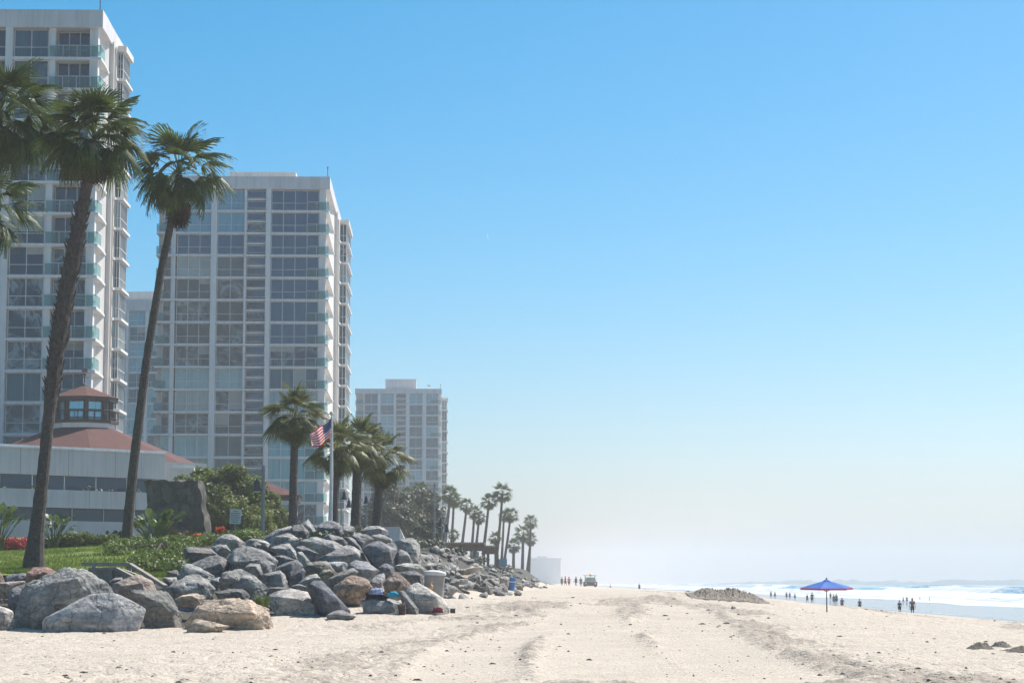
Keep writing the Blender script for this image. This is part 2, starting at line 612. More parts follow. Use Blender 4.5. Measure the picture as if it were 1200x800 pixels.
M['stonework'] = mat_stone_wall()
HAZE = 0.00034
EXPO = 0.55
# ------------------------------------------------------------------ lie of the land
rng = random.Random(7)
CP = []


def cpx(px, py, Y):
    p = at(px, py, Y)
    CP.append((p.x, p.y, p.z))


for px in (0, 300, 600, 900, 1200):
    cpx(px, 800, 31)
    cpx(px, 761, 46)
for px in (-150, 0, 330):
    cpx(px, 738, 64)
cpx(600, 735, 63); cpx(900, 735, 62); cpx(1200, 741, 62)
cpx(420, 716, 70.7); cpx(530, 717, 72); cpx(500, 698, 76); cpx(560, 704, 86)
cpx(600, 695, 138); cpx(585, 698, 112); cpx(545, 701, 85); cpx(614, 692, 165); cpx(622, 690, 200); cpx(600, 702, 100); cpx(645, 687, 300); cpx(700, 687, 340)
cpx(600, 712, 85); cpx(650, 703, 110); cpx(700, 699, 110); cpx(760, 694, 110); cpx(805, 691, 106)
cpx(850, 699, 103); cpx(900, 706.5, 102); cpx(850, 716, 84); cpx(750, 711, 85)
cpx(969, 717, 80); cpx(1010, 720, 96); cpx(1100, 725, 112)
cpx(720, 690, 200); cpx(770, 691.5, 200); cpx(800, 693, 250)
cpx(700, 690, 460)
cpx(640, 690, 230); cpx(690, 689, 250); cpx(540, 694, 180); cpx(560, 690, 260); cpx(480, 698, 110); cpx(400, 703, 90); cpx(300, 715, 85)
cpx(850, 700, 220); cpx(900, 706, 220); cpx(900, 706, 300); cpx(960, 713, 220); cpx(800, 694, 150); cpx(850, 700, 150); cpx(900, 707, 150); cpx(960, 716, 150); cpx(1000, 720, 150)
cpx(650, 697, 160); cpx(700, 694, 160); cpx(750, 693, 150)
for p in ((0, 5, -.1), (-40, 20, -.1), (40, 20, -.2), (-40, 46, 0), (-60, 64, .1), (-40, 90, .4), (-30, 150, .6), (-20, 260, .6)):
    CP.append(p)
NB = len(CP)
# bank and park side
cpx(30, 668, 80); cpx(0, 667, 82); cpx(150, 645, 96); cpx(0, 650, 125); cpx(140, 648, 122)
cpx(200, 668, 82); cpx(215, 640, 93); cpx(300, 632, 99); cpx(350, 620, 100); cpx(410, 618, 100)
cpx(455, 626, 100); cpx(495, 645, 100); cpx(520, 656, 122); cpx(560, 663, 170); cpx(600, 669, 230); cpx(625, 675, 300)
for p in ((-40, 200, 4.6), (-22, 200, 4.6), (-15, 300, 4.6), (-100, 200, 4.6), (-100, 100, 3.0), (-60, 64, 0.2),
          (-60, 86, 2.1), (-40, 300, 4.6), (-22, 150, 4.5), (-12, 150, 4.4),
          (-8, 400, 4.6), (-40, 420, 4.6)):
    CP.append(p)
CP = np.array(CP)


def _feat(X, Y):
    w = 42.0 * np.log(np.maximum(Y, -8) + 12.0)
    return X * 55.0 / (np.maximum(Y, 0) + 45.0), w


def _phi(r2):
    return 0.5 * r2 * np.log(r2 + 1e-9)


class TPS:
    def __init__(self, C, lam):
        self.fx, self.fy = _feat(C[:, 0], C[:, 1])
        n = self.n = len(C)
        K = _phi((self.fx[:, None] - self.fx[None]) ** 2 + (self.fy[:, None] - self.fy[None]) ** 2) + np.eye(n) * lam
        P = np.stack([np.ones(n), self.fx, self.fy], 1)
        A = np.block([[K, P], [P.T, np.zeros((3, 3))]])
        self.w = np.linalg.solve(A, np.concatenate([C[:, 2], np.zeros(3)]))

    def __call__(self, X, Y):
        fx, fy = _feat(X, Y)
        z = np.full(fx.shape, self.w[self.n]) + self.w[self.n + 1] * fx + self.w[self.n + 2] * fy
        for i in range(self.n):
            z += self.w[i] * _phi((fx - self.fx[i]) ** 2 + (fy - self.fy[i]) ** 2)
        return z


BEACH = TPS(CP[:NB], 2.0)
LAND = TPS(CP[NB:], 1.0)

TOE = [(-200, 62), (-30, 63.5), (-9, 63.5), (-6.6, 65), (-6.2, 70.5), (-3.9, 73.5), (-2.7, 79), (-2.1, 84), (-0.8, 108), (0.4, 138), (1.7, 190), (4.6, 300), (8, 460), (22, 1000), (70, 4200)]


def shore(Y):
    return 0.0154 * Y


SEA_Z = -1.75


def H(X, Y):
    X = np.asarray(X, float); Y = np.asarray(Y, float)
    sh = X.shape
    X = X.ravel(); Y = Y.ravel()
    Xc = np.clip(X, -70, 60)
    Yc = np.clip(Y, -8, 460)
    z = BEACH(Xc, Yc)
    kb = sstep(-0.2, 5.0, inland(X, Y))
    z = z * (1 - kb) + LAND(Xc, Yc) * kb
    # far strip: an even beach, land on its left
    s = X - shore(Y)
    far = np.interp(s, [-60, -14, -3, 2, 10, 39], [4.6, 4.4, 2.2, 0.5, -0.3, -1.75])
    k = sstep(330, 520, Y)
    z = z * (1 - k) + far * k
    z = np.minimum(z, 5.2)
    ws = -1.75 - (s - 39.0) * np.where(s < 39, 0.075, 0.05)
    z = np.where(s > 22, np.minimum(z, np.maximum(ws, -6)), z)
    k2 = sstep(24, 37, s)
    z = z * (1 - k2) + ws * k2
    z = np.maximum(z, -6.0)
    return z.reshape(sh)


def hz(x, y):
    return float(H(np.array([x]), np.array([y]))[0])


_toeY = np.array([p[1] for p in TOE]); _toeX = np.array([p[0] for p in TOE])


def inland(X, Y):
    """>0 on the land side of the foot of the rocks (roughly metres)"""
    tx = np.interp(Y, _toeY, _toeX)
    q = tx - X
    # left part: the foot runs across the view
    ql = (Y - 63.8)
    return np.where(Y < 70, np.minimum(np.where(X < -6.4, ql, -1.0), np.maximum(-6.4 - X, -1)), q)


# tyre tracks: light smooth lanes across the sand
TR = [[(687, 714), (700, 733), (717, 757), (743, 773), (790, 799)],
      [(668, 714), (676, 735), (684, 760), (696, 782), (715, 799)],
      [(700, 722), (714, 738), (735, 741), (763, 729), (800, 715)],
      [(547, 799), (550, 772), (587, 750), (633, 737), (680, 722), (700, 708)],
      [(500, 735), (560, 729), (620, 727), (690, 720)],
      [(800, 712), (828, 740), (850, 762), (905, 785), (975, 799)],
      [(780, 710), (800, 738), (818, 765), (860, 790), (890, 799)]]


def smooth_poly(P, k=8):
    """rounded path through the points"""
    P = np.array(P, float)
    out = []
    for i in range(len(P) - 1):
        p0 = P[max(i - 1, 0)]; p1 = P[i]; p2 = P[i + 1]; p3 = P[min(i + 2, len(P) - 1)]
        for j in range(k):
            t = j / k
            out.append(.5 * ((2 * p1) + (p2 - p0) * t + (2 * p0 - 5 * p1 + 4 * p2 - p3) * t * t + (3 * p1 - p0 - 3 * p2 + p3) * t ** 3))
    out.append(P[-1])
    return np.array(out)


def ground_hit(px, py):
    """march the sight line down to the sand"""
    prev = None
    for Y in np.geomspace(20, 420, 700):
        p = at(px, py, Y)
        if p.z < hz(p.x, p.y):
            return (p.x, p.y)
    return None


def make_sand():
    us = np.concatenate([-np.geomspace(2.4, 0.265, 60), np.linspace(-0.26, 0.26, 860), np.geomspace(0.265, 2.4, 60)])
    Ys = [-24.0]
    while Ys[-1] < 4150:
        y = Ys[-1]
        if y < 24:
            d = 2.0
        elif y < 27:
            d = 0.3
        else:
            d = 0.11 * (max(y, 27) / 31) ** 1.32
        Ys.append(y + min(d, 80))
    Ys = np.array(Ys)
    C0 = 6.0
    U, YY = np.meshgrid(us, Ys)
    XX = U * (np.where(YY < 24, np.maximum(YY, 24) + (24 - YY) * 0.6, YY) + C0)
    Z = H(XX, YY)
    q = inland(XX, YY)
    s = XX - shore(YY)
    near = 1 - sstep(130, 330, YY)
    beach = 1 - sstep(0.3, 2.0, q)
    # wheel lanes
    lane = np.zeros_like(Z); edge = np.zeros_like(Z); side = np.zeros_like(Z)
    rows = (Ys > 26) & (Ys < 150)
    for t in TR:
        pts = [ground_hit(a, b) for a, b in t]
        pts = smooth_poly([p for p in pts if p])
        xx = XX[rows]; yy = YY[rows]
        best = np.full(xx.shape, 1e9)
        for p, q_ in zip(pts, pts[1:]):
            d = q_ - p
            L2 = float(d @ d) + 1e-9
            k = np.clip(((xx - p[0]) * d[0] + (yy - p[1]) * d[1]) / L2, 0, 1)
            best = np.minimum(best, np.hypot(xx - p[0] - k * d[0], yy - p[1] - k * d[1]))
        d = best
        lane[rows] = np.maximum(lane[rows], np.exp(-(d / 0.85) ** 4))
        edge[rows] = np.maximum(edge[rows], np.exp(-((d - 1.05) / 0.22) ** 2))
        side[rows] = np.maximum(side[rows], np.exp(-((d - 2.0) / 0.9) ** 2))
    side = side * (1 - lane); edge = edge * (1 - lane)
    side = np.clip(side, 0, 1)
    big = fbm(XX * 0.16, YY * 0.10, 3, 4)
    mid = fbm(XX * 0.9, YY * 0.62, 11, 4, 0.55)
    sm = fbm(XX * 3.2, YY * 2.0, 23, 3, 0.6)
    patch = sstep(0.02, 0.30, fbm(XX * 0.22 + 5, YY * 0.055, 41, 4))
    right = sstep(-2, 5, XX - 0.01 * YY)
    churn = np.clip(patch * (0.35 + 0.65 * right) + 0.5 * edge + 0.75 * side * (0.4 + 1.2 * np.clip(fbm(XX * .5, YY * .16, 91, 3) + .3, 0, 1)), 0, 1) * (1 - 0.9 * lane)
    amp = (0.5 + 1.7 * churn) * (1 - 0.85 * lane)
    wetk = sstep(30.5, 36.5, s)
    calm = 1 - sstep(24, 31, s)
    pits = np.minimum(0, np.abs(fbm(XX * 1.35 + 3, YY * 1.05, 61, 2)) - 0.10) * 0.55
    d = 0.07 * big + amp * (0.055 * mid + 0.045 * sm) + 0.05 * edge - 0.05 * lane + pits * (1 - lane) * 0.6
    Z = Z + d * beach * calm * (0.25 + 0.75 * near)
    Z = Z - 0.7 * sstep(0.8, 3.0, q)
    V = np.stack([XX, YY, Z], -1).reshape(-1, 3)
    nr, nc = XX.shape
    me = np_mesh('sand', V, grid_quads(nr, nc), M['sand'])
    a = me.attributes.new('churn', 'FLOAT', 'POINT')
    a.data.foreach_set('value', (churn * near).astype(np.float32).ravel())
    a = me.attributes.new('wet', 'FLOAT', 'POINT')
    a.data.foreach_set('value', wetk.astype(np.float32).ravel())
    o = link('sand', me)
    tag(o, kind='structure')


make_sand()


def sheet(name, X, Y, lift, mat, kind='structure', rough=0.0, seed=5, mask=None):
    Z = H(X, Y) + lift
    if rough:
        Z = Z + rough * fbm(X * 0.8, Y * 0.8, seed, 4)
    nr, nc = X.shape
    Q = grid_quads(nr, nc)
    V = np.stack([X, Y, Z], -1).reshape(-1, 3)
    if mask is not None:
        mk = mask(X, Y).ravel()
        Q = Q[mk[Q].all(1)]
    o = link(name, np_mesh(name, V, Q, mat))
    tag(o, kind=kind)
    return o


# soil bank under the rocks, then the park ground behind it
_y = np.concatenate([np.arange(63, 130, 0.8), np.geomspace(130, 4150, 110)])
_q = np.concatenate([np.linspace(0.0, 24, 50), np.geomspace(25, 1500, 46)])
_Q, _Y = np.meshgrid(_q, _y)
_T = np.interp(_Y, _toeY, _toeX)
_T = np.where(_Y < 70, -6.4, _T)
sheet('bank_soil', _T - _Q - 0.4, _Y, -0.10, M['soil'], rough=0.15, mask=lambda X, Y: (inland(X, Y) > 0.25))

_y = 77.2 + (150 - 77.2) * np.linspace(0, 1, 170) ** 1.3; _t = np.linspace(0, 1, 200)
_T2, _Y = np.meshgrid(_t, _y)
_edge = -0.152 + 0.0005 * (_Y - 80) + 0.004 * np.sin(_Y * .7)
_X = _Y * (-0.55 + (_edge + 0.55) * _T2)
_Y = _Y + (0.7 * np.sin(_X * .45) + 0.3 * np.sin(_X * 1.7)) * (1 - sstep(77, 84, _Y))
sheet('lawn', _X, _Y, 0.06, M['lawn'], rough=0.10)
_x = np.linspace(-20, 3, 60); _y = np.linspace(101, 420, 120)
_X, _Y = np.meshgrid(_x, _y)
sheet('promenade', _X, _Y, 0.03, M['paving'], mask=lambda X, Y: (inland(X, Y) > 9) & (X / Y > -0.11))


# ------------------------------------------------------------------ sea
def make_sea():
    ss = np.concatenate([np.arange(26, 300, 0.9), np.geomspace(301, 4000, 46)])
    ys = np.concatenate([np.arange(-20, 1500, 5.0), np.geomspace(1510, 4150, 40)])
    S, Y = np.meshgrid(ss, ys)
    X = S + shore(Y)
    z = np.full_like(S, SEA_Z)
    foam = np.zeros_like(S)
    wob = 7 * fbm(Y * 0.010, S * 0.0 + 3, 5, 3) * 1.6 + 2.2 * fbm(Y * 0.05, S * 0 + 9, 15, 2)
    # lines of surf: (distance from the water's edge, height, length of the back, foam width, seed)
    for (s0, h, bk, fw, sd) in ((64, .22, 7, 7, 1), (84, .34, 8, 9, 2), (108, .55, 9, 13, 3), (133, 1.45, 12, 8, 4), (176, 1.5, 15, 10, 6), (232, 1.6, 18, 9, 8)):
        m = 4.5 * fbm(Y * 0.012 + sd, S * 0 + sd, 70 + sd, 3)
        d = S - (s0 + wob * (0.5 + s0 / 200) + m)
        up = np.clip(0.72 + 1.0 * fbm(Y * 0.008 + 3.7 * sd, S * 0 + 1.3, 90 + sd, 2), 0.25, 1.2)
        prof = np.where(d < 0, np.exp(-(d / 2.2) ** 2), np.exp(-(d / bk) ** 2))
        z += h * up * prof
        broken = sstep(-0.12, 0.18, fbm(Y * 0.006 + 8.1 * sd, S * 0 + 5.5, 120 + sd, 3) + (0.18 if s0 < 120 else -0.06))
        lip = np.exp(-((d - 0.5) / 1.1) ** 2) * 0.75
        soup = np.where(d < 1.5, np.exp(-((d - 1.5) / fw) ** 2), np.exp(-((d - 1.5) / 3.5) ** 2))
        foam = np.maximum(foam, np.maximum(lip * (0.15 + 0.85 * broken), soup * broken * 0.95))
    wash = sstep(50, 66, S) * (1 - sstep(118, 138, S)) * 0.42
    foam = np.maximum(foam, wash)
    edge = np.exp(-((S - 41.5 - wob * 0.45) / 0.8) ** 2) * 0.35
    foam = np.maximum(foam, edge)
    z += 0.05 * fbm(X * 0.12, Y * 0.05, 33, 3) * sstep(50, 90, S)
    z += 0.25 * fbm(X * 0.03, Y * 0.012, 35, 3) * sstep(130, 260, S)
    V = np.stack([X, Y, z], -1).reshape(-1, 3)
    nr, nc = S.shape
    me = np_mesh('sea', V, grid_quads(nr, nc), M['sea'])
    a = me.attributes.new('foam', 'FLOAT', 'POINT'); a.data.foreach_set('value', np.clip(foam, 0, 1).astype(np.float32).ravel())
    a = me.attributes.new('deep', 'FLOAT', 'POINT'); a.data.foreach_set('value', sstep(95, 130, S).astype(np.float32).ravel())
    tag(link('sea', me), kind='structure')


make_sea()

# ------------------------------------------------------------------ far coast
def make_hills():
    n = 260
    t = np.linspace(0, 1, n)
    px = 800 + t * 560
    Yf = 2700.0
    X = (px - 600) / FPX * Yf
    prof = 6 + 3.5 * fbm(px * 0.012, px * 0, 3, 4) * 2 + 2.0 * fbm(px * 0.09, px * 0, 8, 3)
    prof = prof * sstep(0, 0.22, t) * (0.85 + 0.3 * np.exp(-((px - 985) / 40) ** 2)) - 1
    V = []
    for k, (dy, f) in enumerate(((0, 0), (20, .55), (90, 1.0), (260, 1.1), (500, .5))):
        V.append(np.stack([X * (1 + dy / Yf), np.full(n, Yf + dy), -3.5 + (prof + 3.0) * f * 1.0], -1))
    V = np.array(V).reshape(-1, 3)
    o = link('hills', np_mesh('hills', V, grid_quads(5, n), M['hill']))
    tag(o, kind='structure')


M['hill'] = mat_ground('far_coast', [(0.3, (0.05, 0.06, 0.045)), (0.7, (0.12, 0.12, 0.10))], 0.02, 0.2, 0.2)
make_hills()
# ------------------------------------------------------------------ boulders
def ico_dirs(n):
    bm = bmesh.new()
    bmesh.ops.create_icosphere(bm, subdivisions=n, radius=1.0)
    v = np.array([p.co[:] for p in bm.verts])
    f = np.array([[q.index for q in p.verts] for p in bm.faces])
    bm.free()
    return v, f


ICO = {3: ico_dirs(3), 4: ico_dirs(4), 5: ico_dirs(5), 6: ico_dirs(6)}


def hull_planes(pts):
    bm = bmesh.new()
    for p in pts:
        bm.verts.new(p)
    r = bmesh.ops.convex_hull(bm, input=bm.verts[:])
    P = []
    bm.normal_update()
    c = Vector(np.mean(pts, axis=0))
    for f in bm.faces:
        n = f.normal
        d = n.dot(f.calc_center_median() - c)
        if d < 0:
            n = -n; d = -d
        if f.calc_area() > 1e-7 and d > 1e-4:
            P.append((n.x, n.y, n.z, d))
    bm.free()
    return np.array(P), np.array(c)


def fnoise(P, seed, sc, octs=4):
    out = np.zeros(len(P))
    o = Vector((seed * 7.31, seed * 3.17, seed * 5.77))
    for i, p in enumerate(P):
        out[i] = mnoise.fractal(Vector(p) * sc + o, 0.8, 2.1, octs)
    return out


def rock_mesh(pts, dims, seed, level=4, sharp=16, rough=0.05, chips=3, ledge=.055):
    """chiselled stone: the hull of pts, edges slightly rounded, surface pitted"""
    dims = np.array(dims)
    P, c = hull_planes(pts / dims)
    rr_ = np.random.RandomState(seed)
    ex = []
    rel = pts / dims - c
    for _ in range(chips):
        d = rr_.normal(size=3); d[1] = -abs(d[1]) * .8; d[2] = abs(d[2]) * .9 + .05 * d[2]
        d /= np.linalg.norm(d)
        ex.append((*d, (rel @ d).max() * rr_.uniform(.80, .95)))
    if ex:
        P = np.vstack([P, np.array(ex)])
    dirs, F = ICO[level]
    dots = dirs @ P[:, :3].T
    q = np.maximum(dots, 1e-6) / P[:, 3][None]
    q = np.clip(q, 1e-6, None)
    mx = q.max(1, keepdims=True)
    r = 1.0 / (mx[:, 0] * ((q / mx) ** sharp).sum(1) ** (1.0 / sharp))
    V = (dirs * r[:, None] + c) * dims
    ext = float(np.mean(dims))
    n1 = fnoise(V, seed, 1.6 / max(ext, .3), 6)
    ctr = c * dims
    out = V - ctr
    out /= np.linalg.norm(out, axis=1)[:, None]
    cr = 1 - np.abs(fnoise(V, seed + 50, 1.1 / max(ext, .3), 3))
    # broken ledges: steps along skewed joints
    q = random.Random(seed * 3 + 1)
    J = np.array([[q.gauss(0, 1) for _ in range(3)] for _ in range(3)])
    J /= np.linalg.norm(J, axis=1)[:, None]
    W2 = V / max(ext, .25) + 0.10 * np.stack([n1, -n1, n1 * .5], 1)
    led = np.zeros(len(V))
    for j, fr in enumerate((1.7, 2.6, 4.1)):
        ph = (W2 @ J[j]) * fr + q.uniform(0, 1)
        k = np.floor(ph); f = ph - k
        led += ((np.sin(k * 12.9898 + seed + j) * 43758.5453) % 1.0 - .5) * (.9, .6, .4)[j] * 1.0 + (f - .5) * (.35, .3, .25)[j]
    V = V + out * (rough * ext * (n1 * .8 - 0.10) + ledge * ext * led - 0.9 * rough * ext * np.clip(cr - 0.86, 0, 1) * 4)[:, None]
    me = np_mesh('boulder', V, F, M['rock'])
    return me


def pick_Y(pymax):
    return 64.0 + max(0.0, 737 - pymax) * 0.29


ROCKN = [0]
TB = 1.22


def boulder(poly, label, tint, Y=None, depth=1.0, level=5, rough=.04, sharp=140, ledge=.068, lean=0.15, cat='boulder', group='boulders of the revetment', name='boulder'):
    ROCKN[0] += 1
    seed = ROCKN[0]
    r = random.Random(seed * 13 + 5)
    poly = [tuple(p) for p in poly]
    y1 = max(p[1] for p in poly)
    if Y is None:
        Y = pick_Y(y1)
    W = [at(px, py, Y) for px, py in poly]
    xs = [p.x for p in W]; zs = [p.z for p in W]
    w = max(xs) - min(xs); h = max(zs) - min(zs)
    D = depth * (0.55 * min(w, 2.2 * h) + 0.25 * h + 0.15)
    cx = sum(xs) / len(xs); cz = sum(zs) / len(zs)
    o = Vector((cx, Y, min(zs)))
    pts = []
    n = len(W)
    for i, p in enumerate(W):
        pts.append((p.x, Y + r.uniform(-.12, .12) * D, p.z))
    # one or two ridges on the front: above them a sloping top, below them a steep face
    t0 = r.uniform(.12, .34); t1 = r.uniform(.66, .9)
    def span(xx):
        hit = []
        for (p, q_) in zip(W, W[1:] + W[:1]):
            if (p.x - xx) * (q_.x - xx) <= 0 and abs(p.x - q_.x) > 1e-6:
                hit.append(p.z + (q_.z - p.z) * (xx - p.x) / (q_.x - p.x))
        return (min(hit), max(hit)) if len(hit) > 1 else (cz, cz)
    fr = r.uniform(.60, .90); tl = r.uniform(-.16, .16)
    for t, k in ((t0, -1), (t1, 1)):
        xx = min(xs) + w * t
        lo_, hi_ = span(xx)
        pts.append((xx, Y - D * r.uniform(.38, .6), lo_ + (hi_ - lo_) * min(.95, fr + k * tl)))
    if r.random() < .6:
        xx = min(xs) + w * r.uniform(.3, .7)
        lo_, hi_ = span(xx)
        pts.append((xx, Y - D * r.uniform(.5, .72), lo_ + (hi_ - lo_) * r.uniform(.1, .35)))
    pts.append((cx, Y + D * .55, cz + .1 * h)); pts.append((min(xs) + .3 * w, Y + D * .5, cz - .1 * h))
    xl, xr = min(xs), max(xs); zl = min(zs)
    lowx = [p.x for p in W if p.z < zl + .34 * h]
    la, lb = min(lowx), max(lowx)
    for xx in (la + .08 * (lb - la), lb - .08 * (lb - la)):
        pts.append((xx, Y - .30 * D, zl - .30 * h)); pts.append((xx, Y + .45 * D, zl - .30 * h))
    pts = np.array(pts) - np.array(o)
    # the foot sinks into the ground
    me = rock_mesh(pts, (max(w, .2) / 2, max(D, .2) / 2, max(h, .2) / 2), seed, level, sharp, rough, ledge=ledge)
    ob = link(name, me)
    ob.location = o
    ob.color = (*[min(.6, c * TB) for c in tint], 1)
    tag(ob, label, cat, group)
    return ob


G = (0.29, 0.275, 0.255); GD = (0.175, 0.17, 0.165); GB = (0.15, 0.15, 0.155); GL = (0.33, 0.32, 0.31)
TAN = (0.40, 0.315, 0.235); BRN = (0.26, 0.185, 0.13); PNK = (0.36, 0.28, 0.235); GG = (0.23, 0.23, 0.215); OL = (0.24, 0.23, 0.19)

